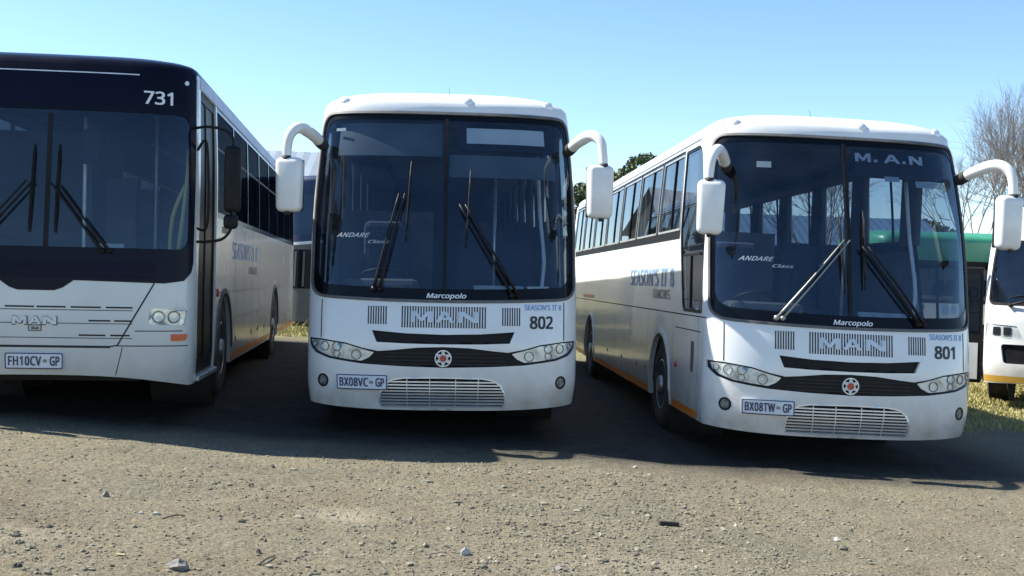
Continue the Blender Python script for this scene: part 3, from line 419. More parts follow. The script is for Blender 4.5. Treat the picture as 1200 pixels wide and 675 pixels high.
BUMPS = ((.45, .010, 1), (1.3, .005, 2), (3.1, .004, 3), (7.7, .002, 5))
def ground():
    xs = np.unique(np.concatenate([-np.geomspace(14, 1500, 26)[::-1], np.arange(-13.5, 13.5, .09), np.geomspace(14, 1500, 26)]))
    ys = np.unique(np.concatenate([-np.geomspace(2, 1500, 24)[::-1], np.arange(-1.5, 4, .5), np.arange(4, 12, .08), np.arange(12, 34, .4), np.geomspace(34.4, 2500, 30)]))
    X, Y = np.meshgrid(xs, ys); Z = gz(X, Y)
    for s, a, ph in BUMPS:
        Z = Z+a*np.sin(X*s+ph+1.7*np.sin(Y*s*.8+ph))*np.cos(Y*s*1.1+2*ph+np.sin(X*s*.6))
    Z = Z+rng.normal(0, .0022, Z.shape)*((Y > 4) & (Y < 12))
    n, m = X.shape; v = np.stack([X, Y, Z], -1).reshape(-1, 3)
    i = np.arange((n-1)*(m-1)); r = i//(m-1); c = i % (m-1); a = r*m+c
    f = np.stack([a, a+1, a+m+1, a+m], -1)
    me = bpy.data.meshes.new('ground'); me.from_pydata(v.tolist(), [], f.tolist()); me.update()
    m_ = bpy.data.materials.new('dirt_and_gravel'); m_.use_nodes = True; t = m_.node_tree; b = t.nodes['Principled BSDF']
    N = t.nodes.new; Lk = t.links.new
    tc = N('ShaderNodeTexCoord')
    def noise(sc, det=6, rough=.6, dist=0):
        q = N('ShaderNodeTexNoise'); q.inputs['Scale'].default_value = sc; q.inputs['Detail'].default_value = det; q.inputs['Roughness'].default_value = rough
        q.inputs['Distortion'].default_value = dist; Lk(tc.outputs['Object'], q.inputs['Vector']); return q.outputs[0]
    def ramp(src, *st):
        q = N('ShaderNodeValToRGB'); e = q.color_ramp.elements
        while len(e) < len(st): e.new(.5)
        for k, (p, cc) in enumerate(st): e[k].position = p; e[k].color = (*cc, 1) if isinstance(cc, tuple) else (cc, cc, cc, 1)
        Lk(src, q.inputs[0]); return q.outputs[0]
    def mix(f, a_, b_, mode='MIX'):
        q = N('ShaderNodeMix'); q.data_type = 'RGBA'; q.blend_type = mode
        for s_, d in ((f, 'Factor'), (a_, 'A'), (b_, 'B')):
            if hasattr(s_, 'links'): Lk(s_, q.inputs[d])
            elif isinstance(s_, tuple): q.inputs[d].default_value = (*s_, 1)
            else: q.inputs[d].default_value = s_
        return q.outputs['Result']
    big = noise(.55, 5, .55, .4); mid = noise(3.2, 8, .65); fine = noise(38, 6, .75); 
    col = ramp(big, (.3, (.170, .158, .110)), (.5, (.250, .218, .148)), (.72, (.165, .134, .085)))
    col = mix(ramp(mid, (.4, 0.), (.68, .6)), col, (.215, .20, .145))
    vo = N('ShaderNodeTexVoronoi'); vo.inputs['Scale'].default_value = 26; Lk(tc.outputs['Object'], vo.inputs['Vector'])
    peb = ramp(vo.outputs['Distance'], (.18, 1.), (.32, 0.))
    vcol = N('ShaderNodeSeparateColor'); Lk(vo.outputs['Color'], vcol.inputs[0])
    sel = ramp(vcol.outputs[0], (.55, 0.), (.6, 1.)); pm = N('ShaderNodeMath'); pm.operation = 'MULTIPLY'; Lk(peb, pm.inputs[0]); Lk(sel, pm.inputs[1])
    pebc = ramp(vcol.outputs[1], (0., (.06, .055, .045)), (.5, (.19, .175, .14)), (1., (.34, .32, .27)))
    col = mix(pm.outputs[0], col, pebc)
    col = mix(1., col, ramp(fine, (.28, (.35, .35, .35)), (.5, (.92, .92, .92)), (.72, (1.5, 1.5, 1.5))), 'MULTIPLY')
    # pale worn patches of crushed stone with ragged outlines
    for (cx, cy, rx, ry, am) in ((-1.0, 7.0, .42, .30, .75), (.75, 6.2, .9, .35, .35), (-2.6, 6.0, .8, .3, .3)):
        vm = N('ShaderNodeVectorMath'); vm.operation = 'SUBTRACT'; Lk(tc.outputs['Object'], vm.inputs[0]); vm.inputs[1].default_value = (cx, cy, 0)
        vs = N('ShaderNodeVectorMath'); vs.operation = 'MULTIPLY'; Lk(vm.outputs[0], vs.inputs[0]); vs.inputs[1].default_value = (1/rx, 1/ry, 0)
        ln = N('ShaderNodeVectorMath'); ln.operation = 'LENGTH'; Lk(vs.outputs[0], ln.inputs[0])
        ma = N('ShaderNodeMath'); ma.operation = 'MULTIPLY_ADD'; Lk(noise(6, 6, .7), ma.inputs[0]); ma.inputs[1].default_value = 1.6; Lk(ln.outputs['Value'], ma.inputs[2])
        mr_ = N('ShaderNodeMapRange'); mr_.inputs[1].default_value = .95; mr_.inputs[2].default_value = 1.7; mr_.inputs[3].default_value = am; mr_.inputs[4].default_value = 0; Lk(ma.outputs[0], mr_.inputs[0])
        col = mix(mr_.outputs[0], col, (.36, .32, .23))
    # the bays where the vehicles stand: their shade painted into the earth colour, with a ragged outline
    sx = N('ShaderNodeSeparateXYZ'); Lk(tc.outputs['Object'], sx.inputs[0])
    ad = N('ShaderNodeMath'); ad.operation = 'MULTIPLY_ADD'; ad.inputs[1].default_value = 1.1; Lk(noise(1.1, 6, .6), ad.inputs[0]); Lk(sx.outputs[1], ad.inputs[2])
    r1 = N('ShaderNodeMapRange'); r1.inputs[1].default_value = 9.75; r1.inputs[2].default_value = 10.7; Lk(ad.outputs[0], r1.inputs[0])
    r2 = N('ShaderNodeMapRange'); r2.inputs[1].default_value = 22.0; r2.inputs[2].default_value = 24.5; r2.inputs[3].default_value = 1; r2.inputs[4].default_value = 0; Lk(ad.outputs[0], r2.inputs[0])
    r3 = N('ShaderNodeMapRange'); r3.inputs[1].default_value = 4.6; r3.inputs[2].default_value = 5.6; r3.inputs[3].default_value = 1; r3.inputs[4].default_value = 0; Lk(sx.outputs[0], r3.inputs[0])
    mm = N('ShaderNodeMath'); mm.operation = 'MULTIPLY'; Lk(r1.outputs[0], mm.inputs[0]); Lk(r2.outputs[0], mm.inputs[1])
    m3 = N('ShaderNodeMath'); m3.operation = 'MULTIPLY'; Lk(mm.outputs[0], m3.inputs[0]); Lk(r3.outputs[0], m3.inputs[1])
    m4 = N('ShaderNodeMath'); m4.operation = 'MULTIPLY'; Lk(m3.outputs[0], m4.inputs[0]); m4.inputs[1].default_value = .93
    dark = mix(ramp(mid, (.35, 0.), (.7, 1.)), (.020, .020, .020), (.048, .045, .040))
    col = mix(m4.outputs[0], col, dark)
    ga = N('ShaderNodeMapRange'); ga.inputs[1].default_value = 22.5; ga.inputs[2].default_value = 25; Lk(ad.outputs[0], ga.inputs[0])
    gx_ = N('ShaderNodeMapRange'); gx_.inputs[1].default_value = 4.7; gx_.inputs[2].default_value = 5.4; Lk(sx.outputs[0], gx_.inputs[0])
    gy_ = N('ShaderNodeMapRange'); gy_.inputs[1].default_value = 14.2; gy_.inputs[2].default_value = 15.8; Lk(ad.outputs[0], gy_.inputs[0])
    gm = N('ShaderNodeMath'); gm.operation = 'MULTIPLY'; Lk(gx_.outputs[0], gm.inputs[0]); Lk(gy_.outputs[0], gm.inputs[1])
    gn = N('ShaderNodeMath'); gn.operation = 'MAXIMUM'; Lk(gm.outputs[0], gn.inputs[0]); Lk(ga.outputs[0], gn.inputs[1])
    col = mix(gn.outputs[0], col, ramp(mid, (.35, (.15, .13, .06)), (.65, (.24, .22, .11))))
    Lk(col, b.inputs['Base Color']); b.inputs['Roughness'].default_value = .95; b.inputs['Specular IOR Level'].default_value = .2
    bp = N('ShaderNodeBump'); bp.inputs['Strength'].default_value = .9; bp.inputs['Distance'].default_value = .012
    Lk(noise(70, 5, .8), bp.inputs['Height']); bp2 = N('ShaderNodeBump'); bp2.inputs['Strength'].default_value = .7; bp2.inputs['Distance'].default_value = .02
    Lk(pm.outputs[0], bp2.inputs['Height']); Lk(bp.outputs[0], bp2.inputs['Normal']); 
    bp3 = N('ShaderNodeBump'); bp3.inputs['Strength'].default_value = .8; bp3.inputs['Distance'].default_value = .09; Lk(noise(9, 6, .7), bp3.inputs['Height']); Lk(bp2.outputs[0], bp3.inputs['Normal'])
    Lk(bp3.outputs[0], b.inputs['Normal'])
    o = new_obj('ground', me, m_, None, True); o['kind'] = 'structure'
    return o
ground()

# ------------------------------------------------------------------ bus pieces
coach = Surf(1.28, 12.8, .42, 3.2, [(.26, .06), (.5, 0), (.85, 0), (1.15, .03), (1.4, .08), (2.2, .25), (3.0, .50), (3.1, .545), (3.2, .60)], [(.26, .972), (.6, 1), (1.9, 1), (3.1, .955), (3.2, .945)])
city = Surf(1.275, 12.4, .30, 4.0, [(.26, .06), (.5, .01), (.8, 0), (1.2, .01), (1.5, .03), (2.2, .09), (2.7, .14), (3.05, .22), (3.15, .27)], [(.26, .985), (.6, 1), (1.9, 1), (3.05, .975), (3.15, .965)], (.3, 1.2))

def wheel_mesh(parent, x, y, side, r=.5, mat='steel'):
    prof = [(.28, -.14), (.30, -.15), (.44, -.15), (.485, -.13), (r, -.10), (r, .10), (.485, .13), (.44, .15), (.30, .15), (.28, .14)]
    wv = lathe('wheel', prof, M['tyre'], parent, 40, 'X', (x, y, r))
    s = side
    rim = lathe('rim', [(.285, .02*s), (.285, .14*s), (.27, .145*s), (.255, .12*s), (.24, .06*s), (.17, .05*s), (.13, .10*s), (.10, .13*s), (.09, .17*s), (.02, .175*s)], M[mat], wv, 32, 'X')
    bm = bmesh.new()
    for k in range(10):
        a = 2*math.pi*k/10; bmesh.ops.create_cone(bm, segments=6, radius1=.014, radius2=.012, depth=.03, matrix=Matrix.Translation((.105*s, .145*math.cos(a), .145*math.sin(a))) @ Matrix.Rotation(math.pi/2, 4, 'Y'), cap_ends=True)
    from_bm(bm, 'wheel_nuts', M['chrome'], wv, False)
    return wv
def arch_poly(S, yc, side, r, zb, top=None):
    u = S.uy(yc, side); n = 14; H = top or r
    pts = [(u-r, zb-.12)]
    for k in range(n+1):
        a = math.pi-math.pi*k/n; pts.append((u+r*math.cos(a), .5+H*math.sin(a)))
    pts.append((u+r, zb-.12))
    return pts[::1]
def outline_with_arches(S, zt, zb_front, zb_side, arches, u_lim=None, front_w=.9):
    """whole-perimeter body outline; bottom edge carries wheel-arch cut-outs"""
    um = S.umax-1e-4; bot = []
    ev = []
    for side in (-1, 1):
        for (yc, r, H) in arches:
            uc = S.uy(yc, side); ev.append((uc, r, H))
    ev.sort()
    pts = [(-um, zb_side)]
    for (uc, r, H) in [e for e in ev if e[0] < 0]:
        pts.append((uc-r, zb_side))
        for k in range(15):
            a = math.pi-math.pi*k/14; pts.append((uc+r*math.cos(a), .48+H*math.sin(a)))
        pts.append((uc+r, zb_side))
    for q in np.linspace(-1.25, 1.25, 15): pts.append((S.ux(q), zb_front+(zb_side-zb_front)*min(1, (abs(q)/1.25)**3)))
    for (uc, r, H) in [e for e in ev if e[0] > 0]:
        pts.append((uc-r, zb_side))
        for k in range(15):
            a = math.pi-math.pi*k/14; pts.append((uc+r*math.cos(a), .48+H*math.sin(a)))
        pts.append((uc+r, zb_side))
    pts.append((um, zb_side)); pts.append((um, zt)); pts.append((-um, zt))
    return pts
def mir(p): return [(-a, b) for a, b in p][::-1]
def seats(parent, y0, y1, pitch=.95, x=(-.62, .62), zf=.95):
    bm = bmesh.new()
    for sx in (-.24, .24):
        add_box(bm, (sx, .22, .42), (.44, .46, .12), .04); add_box(bm, (sx, .46, .80), (.44, .11, .72), .05, rot=Euler((-.18, 0, 0)).to_matrix())
        add_box(bm, (sx, .54, 1.19), (.30, .08, .12), .03)
    add_box(bm, (0, .25, .18), (.8, .3, .36))
    me = bpy.data.meshes.new('seat_pair'); bm.to_mesh(me); bm.free(); me.materials.append(M['seat'])
    y = y0
    while y < y1:
        for xx in x:
            o = bpy.data.objects.new('seat_pair', me); C.objects.link(o); o.parent = parent; o.location = (xx, y, zf)
        y += pitch
def steering(parent, x, y, z):
    bm = bmesh.new(); n = 24; rot = Euler((R(-28), 0, 0)).to_matrix()
    ring = [Vector((x, y, z))+rot @ Vector((.24*math.cos(2*math.pi*k/n), .24*math.sin(2*math.pi*k/n), 0)) for k in range(n+1)]
    add_tube(bm, ring, .018, 6, False)
    for a in (0, math.pi, -math.pi/2): add_tube(bm, [Vector((x, y, z))+rot @ Vector((.22*math.cos(a), .22*math.sin(a), 0)), Vector((x, y, z))], .015, 6)
    add_tube(bm, [Vector((x, y, z)), Vector((x, y-.25, z-.35))], .04, 8)
    return from_bm(bm, 'steering_wheel', M['black'], parent, True)
def wiper(S, parent, arm, blade, arms=2, mat='black', off=.035, aw=.011):
    if mat == 'wiperarm': aw = .008
    """arm: (x,z) base and elbow; blade: (x,z) ends"""
    bm = bmesh.new()
    def q(x, z, o): return Vector(S.P(S.ux(x), z, o))
    (ax, az), (bx, bz) = arm
    for k in range(arms):
        d = (k-.5*(arms-1))*.055
        pts = [q(ax+d+(bx-ax)*t, az+(bz-az)*t, .03+off*math.sin(math.pi*min(t, .6))) for t in np.linspace(0, 1, 9)]
        add_tube(bm, pts, [aw*1.6, aw, aw*.8], 6)
    for d in ([0] if arms == 1 else [-.028, .028]): 
        p = q(ax+d, az, .02); n = q(ax+d, az, .06)-p; add_tube(bm, [p-n*.5, p+n*.6], .024, 10)
    o = from_bm(bm, 'wiper_arm', M[mat], parent, True)
    bm = bmesh.new(); (cx, cz), (dx, dz) = blade
    pts = [q(cx+(dx-cx)*t, cz+(dz-cz)*t, .022) for t in np.linspace(0, 1, 10)]; add_tube(bm, pts, [.006, .011, .011, .006], 6)
    pts = [q(cx+(dx-cx)*t, cz+(dz-cz)*t, .036+.012*math.sin(math.pi*t)) for t in np.linspace(.1, .9, 8)]; add_tube(bm, pts, .006, 6)
    from_bm(bm, 'wiper_blade', M['black'], o, True)
    return o
def bus_mirror(parent, side, pts, house_c, house_s, tilt=0):
    bm = bmesh.new(); P = [(p[0]*side, p[1], p[2]) for p in pts]
    c = cr(P, 7); n = len(c); cut = int(n*.13)
    add_tube(bm, c[cut:], [.052, .058, .052, .044, .038], 14); bmesh.ops.recalc_face_normals(bm, faces=bm.faces)
    arm = from_bm(bm, 'mirror_arm', M['mirrorwhite'], parent, True)
    bm = bmesh.new(); add_tube(bm, c[:cut+2], [.04, .058, .058], 14); bmesh.ops.recalc_face_normals(bm, faces=bm.faces)
    from_bm(bm, 'arm_joint', M['blackm'], arm, True)
    bm = bmesh.new(); add_tube(bm, [c[-1]+Vector((0, 0, .03)), c[-1]+Vector((0, 0, -.03))], .042, 14); bmesh.ops.recalc_face_normals(bm, faces=bm.faces)
    from_bm(bm, 'arm_collar', M['blackm'], arm, True)
    hc = Vector((house_c[0]*side, house_c[1], house_c[2])); rot = Euler((0, R(tilt)*side, R(14)*side)).to_matrix()
    bm = bmesh.new(); vs = add_box(bm, (0, 0, 0), house_s, .055, 4)
    for v in bm.verts:
        k = v.co.z/house_s[2]; v.co.x *= 1+.10*k; v.co.y *= 1-.15*abs(k)
        v.co = hc+rot @ v.co
    h = from_bm(bm, 'mirror_housing', M['mirrorwhite'], parent, True)
    bm = bmesh.new(); add_box(bm, (0, house_s[1]/2-.012, 0), (house_s[0]*.95, .016, house_s[2]*.94), .007, 2)
    for v in bm.verts: v.co = hc+rot @ v.co
    from_bm(bm, 'mirror_rim', M['blackm'], h, True)
    bm = bmesh.new(); add_box(bm, (0, -house_s[1]*.30, -house_s[2]/2-.012), (.05, .04, .03), .008, 1)
    for v in bm.verts: v.co = hc+rot @ v.co
    from_bm(bm, 'drain_boot', M['blackm'], h, False)
    bm = bmesh.new(); add_box(bm, (0, house_s[1]/2+.002, .02), (house_s[0]*.84, .01, house_s[2]*.82), .004, 1)
    for v in bm.verts: v.co = hc+rot @ v.co
    from_bm(bm, 'mirror_glass', M['mirrorglass'], h, False)

def number_plate(S, parent, xc, zc, left, right, w=.47, h=.135, off=.022, slope=0):
    u = S.ux(xc)
    def sh(p): return [(a, b+(a-u)*slope) for a, b in p]
    pl = patch('number_plate', S, sh(rpoly(rect(u-w/2, u+w/2, zc-h/2, zc+h/2), .014)), M['plate'], parent, off=off, thick=.03, gu=.1, gz=.1)
    patch('plate_border', S, sh(rpoly(rect(u-w/2, u+w/2, zc-h/2, zc+h/2), .014)), M['platetxt'], pl, holes=[sh(rpoly(rect(u-w/2+.009, u+w/2-.009, zc-h/2+.009, zc+h/2-.009), .01))], off=off+.002, thick=.004)
    tw = w*.57
    text_on('plate_lettering', S, left, u-w/2+.028+tw/2, zc+(-w/2+.028+tw/2)*slope, tw, h*.60, M['platetxt'], pl, off+.003, bold=.030, space=1.1, slope=slope)
    rw = w*.17
    text_on('plate_lettering', S, right, u+w/2-.026-rw/2, zc+(w/2-.026-rw/2)*slope, rw, h*.60, M['platetxt'], pl, off+.003, bold=.030, slope=slope)
    c = u+w*.19; zz = zc+w*.19*slope
    star = [(c+(.023 if k % 2 else .013)*math.cos(k*math.pi/6)*1.1, zz+(.020 if k % 2 else .012)*math.sin(k*math.pi/6)) for k in range(12)]
    patch('plate_crest', S, star, M['greytxt'], pl, off=off+.003, thick=0, gu=.1, gz=.1)
    return pl

def lamp_bowl(name, S, u, z, r, parent, off, sx=1):
    o = patch(name, S, circ(u, z, r, 22, sx), M['reflector'], parent, holes=[], off=off, thick=.01, gu=r*.35, gz=r*.35, offf=lambda a, b: off-.03*(1-min(1, math.hypot((a-u)/sx, b-z)/r)**2))
    patch('lamp_ring', S, circ(u, z, r*1.07, 22, sx), M['gasket'], o, holes=[circ(u, z, r*.95, 22, sx)], off=off+.003, thick=.006)
    patch('bulb', S, circ(u, z, r*.32, 14, sx), M['lampbase'], o, off=off-.006, thick=.01, gu=.05, gz=.05)
    return o

HL = [(1.240, .925), (1.13, .922), (1.01, .907), (.90, .893), (.74, .848), (.635, .822), (.68, .775), (.75, .742), (.90, .757), (1.05, .778), (1.165, .822), (1.225, .87)]
BANDH_T = [(0, .880), (.24, .872), (.45, .848), (.60, .835), (.74, .861), (.90, .906), (1.01, .920), (1.13, .935), (1.262, .940)]
BANDH_B = [(1.258, .875), (1.19, .803), (1.06, .757), (.92, .737), (.75, .716), (.40, .698), (0, .688)]
ZT = 3.13
def ws_outline(S, d=0):
    T = 3.105-d; B = 1.30+d*1.9; X = 1.245-d*.55
    bot = [(-S.ux(x), B+.035*(x/1.2)**2) for x in np.linspace(X-.02, 0, 8)]+[(S.ux(x), B+.035*(x/1.2)**2) for x in np.linspace(0, X-.02, 8)[1:]]
    bot[0] = (-S.ux(X-.07), B+.04); bot[-1] = (S.ux(X-.07), B+.04)
    p = bot+[(S.ux(X), B+.12), (S.ux(X), T)]+[(-S.ux(X), T), (-S.ux(X), B+.12)]
    n = len(bot)
    r = [.03]*n+[.1, .17, .17, .1]; r[0] = r[n-1] = .07
    return rpoly(p, r, 6)
WINS = [(1.66+1.52*k, 1.66+1.52*k+1.44) for k in range(7)]
def coach_base():
    S = coach; t = thing('coach_bus', 'x', 'bus')
    ux = S.ux
    band = [(ux(a), b) for a, b in BANDH_T]; band = [(-a, b) for a, b in band[::-1]][:-1]+band
    bot = [(ux(a), b) for a, b in BANDH_B]; band = band+bot+[(-a, b) for a, b in bot[::-1]][1:]
    slot = [(ux(a), b) for a, b in [(-.66, 1.026), (-.35, 1.002), (0, .993), (.35, 1.002), (.66, 1.026), (.615, .918), (.35, .908), (0, .904), (-.35, .908), (-.615, .918)]]
    gr = [(ux(a), b) for a, b in [(-.57, .325), (.57, .325)]]+[(ux(a), b) for a, b in [(.585, .36), (.575, .45), (.53, .53), (.46, .572), (.36, .588), (0, .594), (-.36, .588), (-.46, .572), (-.53, .53), (-.575, .45), (-.585, .36)]]
    ws = ws_outline(S)
    fogs = [circ(ux(s*1.11), .55, .058) for s in (-1, 1)]
    bands = []; dws = []
    for s in (-1, 1):
        dw = [(S.uy(a)*s, b) for a, b in [(.62, 3.06), (1.58, 3.06), (1.62, 2.2), (1.42, 1.36), (.46, 1.36), (.36, 2.2)]]
        dw = rpoly(dw, [.20, .03, .03, .10, .06, .03], 5)
        dws.append(dw); bands.append(rpoly([(S.uy(a)*s, b) for a, b in [(1.64, 3.08), (WINS[-1][1]+.05, 3.08), (WINS[-1][1]+.05, 2.12), (1.64, 2.12)]], .04))
    outer = outline_with_arches(S, ZT, .29, .33, [(2.6, .62, .60), (9.1, .62, .60)])
    body = patch('body', S, outer, M['white'], t, holes=[band, slot, gr, ws]+fogs+bands+dws, thick=.05)
    rf = roof_mesh('roof', S, ZT, .27, 1.0, M['roofwhite'], t)
    boxo('roof_vent', (0, 4.2, 3.405), (.75, .75, .06), M['roofwhite'], rf, .02); boxo('roof_vent', (0, 9.0, 3.405), (.75, .75, .06), M['roofwhite'], rf, .02)
    tube('antenna', [(.04, 1.6, 3.38), (.025, 1.70, 3.56)], [.005, .0015], M['black'], rf, 5)
    for x in (-1.0, .20, 1.0):
        lathe('marker_lamp', [(.05, .0), (.048, .014), (.03, .026), (.005, .03)], M['lampbase'], rf, 14, 'Z', (x, .612+(.14 if abs(x) > .5 else .0), 3.235)).rotation_euler = (R(68), 0, R(28)*(x > .5)-R(28)*(x < -.5))
    # roof edge gutter, thin and grey over the windscreen
    strip('gutter', S, [(S.uy(y)*s_, 3.115) for s_, y in [(-1, q) for q in np.linspace(12, .7, 22)]], .012, M['gasket'], body, .004)
    strip('gutter', S, [(S.uy(y), 3.115) for y in np.linspace(.7, 12, 22)], .012, M['gasket'], body, .004)
    # windscreen
    fr = patch('windscreen_frame', S, inset(ws, .002), M['frit'], t, holes=[rpoly(inset(ws_outline(S, .06), 0), 0)], off=-.006, thick=.03)
    patch('windscreen_gasket', S, inset(ws, -.016), M['gasket'], fr, holes=[inset(ws, .010)], off=.010, thick=.022)
    g = ws_outline(S, .058)
    gl = [p for p in g]
    L_ = [p for p in gl if p[0] < -.018]; 
    half = sorted([p for p in gl if p[0] > .018], key=lambda p: math.atan2(p[1]-2.2, p[0]-.5))
    zlo = min(p[1] for p in gl); zhi = max(p[1] for p in gl)
    hr = [(.018, zlo)]+[p for p in half if p[1] < 1.8]+[p for p in half if p[1] >= 1.8]+[(.018, zhi)]
    hr = [(.018, zlo)]+sorted([p for p in half if p[1] < 1.48], key=lambda p: p[0])+sorted([p for p in half if 1.48 <= p[1] <= 2.7], key=lambda p: p[1])+sorted([p for p in half if p[1] > 2.7], key=lambda p: (-p[0], p[1]))+[(.018, zhi)]
    patch('windscreen', S, hr, M['wind'], t, off=-.010, thick=0)
    patch('windscreen', S, mir(hr), M['wind'], t, off=-.010, thick=0)
    patch('windscreen_pillar', S, rect(-.017, .017, 1.40, 3.05), M['black'], t, off=.006, thick=.05)
    # lower front
    gb = patch('front_panel', S, inset(band, .001), M['black'], t, off=-.012, thick=.02)
    for k in range(4):
        z = .72+k*.033
        strip('panel_rib', S, [(ux(x), z) for x in np.linspace(-.60+k*.02, .60-k*.02, 15)], .008, M['blackm'], gb, -.004, .006)
    patch('upper_air_slot', S, slot, M['black'], t, off=-.035, thick=.0)
    gg = patch('lower_grille', S, gr, M['black'], t, off=-.05, thick=0)
    for k in range(8):
        z = .352+k*.029
        hw = .575 if z < .45 else (.575-(z-.45)*.5 if z < .53 else .535-(z-.53)*1.9)
        strip('grille_bar', S, [(ux(x), z) for x in np.linspace(-hw, hw, 13)], .013, M['chrome'], gg, -.006, .02)
    for x in (-.33, -.12, .12, .33): strip('grille_bar', S, [(ux(x), .33), (ux(x), .58)], .007, M['chrome'], gg, -.003, .02)
    patch('grille_surround', S, inset(gr, -.010), M['chrome'], gg, holes=[inset(gr, .004)], off=.003, thick=.02)
    for s in (-1, 1):
        hl = [(ux(a)*s, b) for a, b in HL]
        if s > 0: hl = hl[::-1]
        h = patch('headlight', S, rpoly(hl, .012), M['facet'], t, off=-.008, thick=.03)
        for xx, zz, r in ((1.195, .885, .030), (1.10, .868, .042), (.985, .868, .040), (.985, .800, .033), (.80, .798, .044)):
            lamp_bowl('lamp', S, ux(s*xx), zz, r, h, -.002)
        patch('lens', S, rpoly(hl, .012), M['lens'], h, off=.012, thick=.02)
        f = patch('fog_lamp', S, circ(ux(s*1.11), .55, .058), M['black'], t, off=-.03, thick=.0, gu=.05, gz=.05)
        patch('lens', S, circ(ux(s*1.11), .55, .044), M['foglens'], f, off=-.005, thick=.02, gu=.02, gz=.02, offf=lambda a, b: -.002)
        patch('bezel', S, circ(ux(s*1.11), .55, .062), M['black'], f, holes=[circ(ux(s*1.11), .55, .045)], off=.003, thick=.02)
        strip('panel_seam', S, [(ux(s*1.135), z) for z in (.945, 1.1, 1.2, 1.30)], .011, M['seam'], body, .0015)
        strip('panel_seam', S, [(ux(s*x), .30+.6*0+(.0 if x else 0)) for x in (1.18, 1.25)], .004, M['seam'], body, .001)
    # louvre bars and moulded letters
    for (a, b, z0, z1, n) in ((-.705, -.52, 1.082, 1.248, 8), (.535, .715, 1.082, 1.248, 8), (-.395, .395, 1.055, 1.252, 32)):
        bm = bmesh.new()
        for k in range(n):
            x = a+(b-a)*(k+.25)/n; x2 = x+(b-a)/n*.52
            q = S.P(np.array([ux(x), ux(x2), ux(x2), ux(x)]), np.array([z0, z0, z1, z1]), .0022)
            vs = [bm.verts.new(v) for v in q]; bm.faces.new(vs)
        from_bm(bm, 'louvre', M['ink'], t, False)
    moulded(S, (-.205, .008, .228), 1.154, .100, (.20, .175, .19), M['letter'], t, .014, .018)
    # emblem
    em = patch('emblem', S, circ(0, .775, .078, 28), M['chrome'], t, holes=[circ(0, .775, .068, 28)], off=.012, thick=.02)
    st = []
    for k in range(12):
        a = k*math.pi/6+math.pi/2; r = .070 if k % 2 == 0 else .040
        if k % 2 == 0: st += [(r*math.cos(a-.13), .775+r*math.sin(a-.13)), (r*math.cos(a+.13), .775+r*math.sin(a+.13))]
        else: st.append((r*math.cos(a), .775+r*math.sin(a)))
    patch('emblem_star', S, st, M['letter'], em, off=.012, thick=.01, gu=.2, gz=.2); patch('emblem_centre', S, circ(0, .775, .031, 18), M['red'], em, off=.018, thick=.01, gu=.2, gz=.2)
    text_on('builder_lettering', S, 'Marcopolo', .02, 1.345, .37, .062, M['whitetxt'], t, .004, bold=.02, shear=.25)
    # sides
    for si, s in enumerate((-1, 1)):
        dw = dws[si]; d = patch('driver_window' if s < 0 else 'front_side_window', S, inset(dw, .03), M['side'], t, off=-.012, thick=0)
        patch('frame', S, dw, M['black'], d, holes=[inset(dw, .032)], off=-.004, thick=.03)
        patch('sliding_rail', S, rect(*sorted((S.uy(.55)*s, S.uy(1.42)*s)), 1.93, 1.955), M['black'], d, off=0, thick=.02)
        patch('sliding_rail', S, rect(*sorted((S.uy(1.02)*s, S.uy(1.05)*s)), 1.40, 1.93), M['black'], d, off=0, thick=.02)
        hol = []
        for (a, b) in WINS: hol.append(rpoly(rect(*sorted((S.uy(a+.02)*s, S.uy(b)*s)), 2.215, 3.045), .05))
        patch('window_surround', S, bands[si], M['black'], t, holes=hol, off=-.006, thick=.03)
        for (a, b), hp in zip(WINS, hol):
            wdw = patch('window', S, inset(hp, .02), M['side'], t, off=-.014, thick=0)
            patch('frame', S, hp, M['silver'], wdw, holes=[inset(hp, .024)], off=-.001, thick=.02)
            c = S.uy(a+(b-a)*.42)*s
            patch('divider', S, rect(c-.014, c+.014, 2.235, 3.025), M['black'], wdw, off=0, thick=.02)
        for z in (1.33,): strip('waist_seam', S, [(S.uy(y)*s, z) for y in ([.34]+list(np.linspace(.6, 12.2, 24)))[::s]], .012, M['seam'], body, .0015)
        strip('hatch_seam', S, [(S.uy(y)*s, 1.185) for y in ([.5, .8, 1.3, 1.75])[::s]], .010, M['seam'], body, .0015)
        for y in (.62, 1.86, 3.42, 4.75, 6.1, 7.45, 8.38, 9.9, 11.2): strip('hatch_seam', S, [(S.uy(y)*s, .36), (S.uy(y)*s, 1.325)], .008, M['seam'], body, .0015)
        for a, b in ((.62, 1.90), (3.28, 8.40), (9.8, 12.3)):
            patch('orange_stripe', S, rect(*sorted((S.uy(a)*s, S.uy(b)*s)), .34, .415), M['amber'], body, off=.002, thick=0)
        patch('reflector_strip', S, rect(*sorted((S.uy(8.7)*s, S.uy(10.2)*s)), 1.365, 1.425), M['amber'], body, off=.003, thick=0)
        patch('side_vent', S, rect(*sorted((S.uy(.80)*s, S.uy(.94)*s)), .78, 1.08), M['gasket'], body, off=.002, thick=0)
        lathe('side_marker', [(.035, 0), (.033, .015), (.01, .022)], M['redlamp'], body, 12, 'X', tuple(S.P(S.uy(1.62)*s, .80))).rotation_euler = (0, 0, 0 if s > 0 else math.pi)
        for y in (4.1, 5.4, 6.8, 3.5):
            patch('hatch_latch', S, circ(S.uy(y)*s, .62, .028), M['black'], body, off=.004, thick=.004, gu=.1, gz=.1)
        text_on('side_lettering', S, "SEASON'S IT 8", S.uy(3.4)*s, 1.71, 3.0, .21, M['blue2'], t, .003, bold=.02, space=1.05)
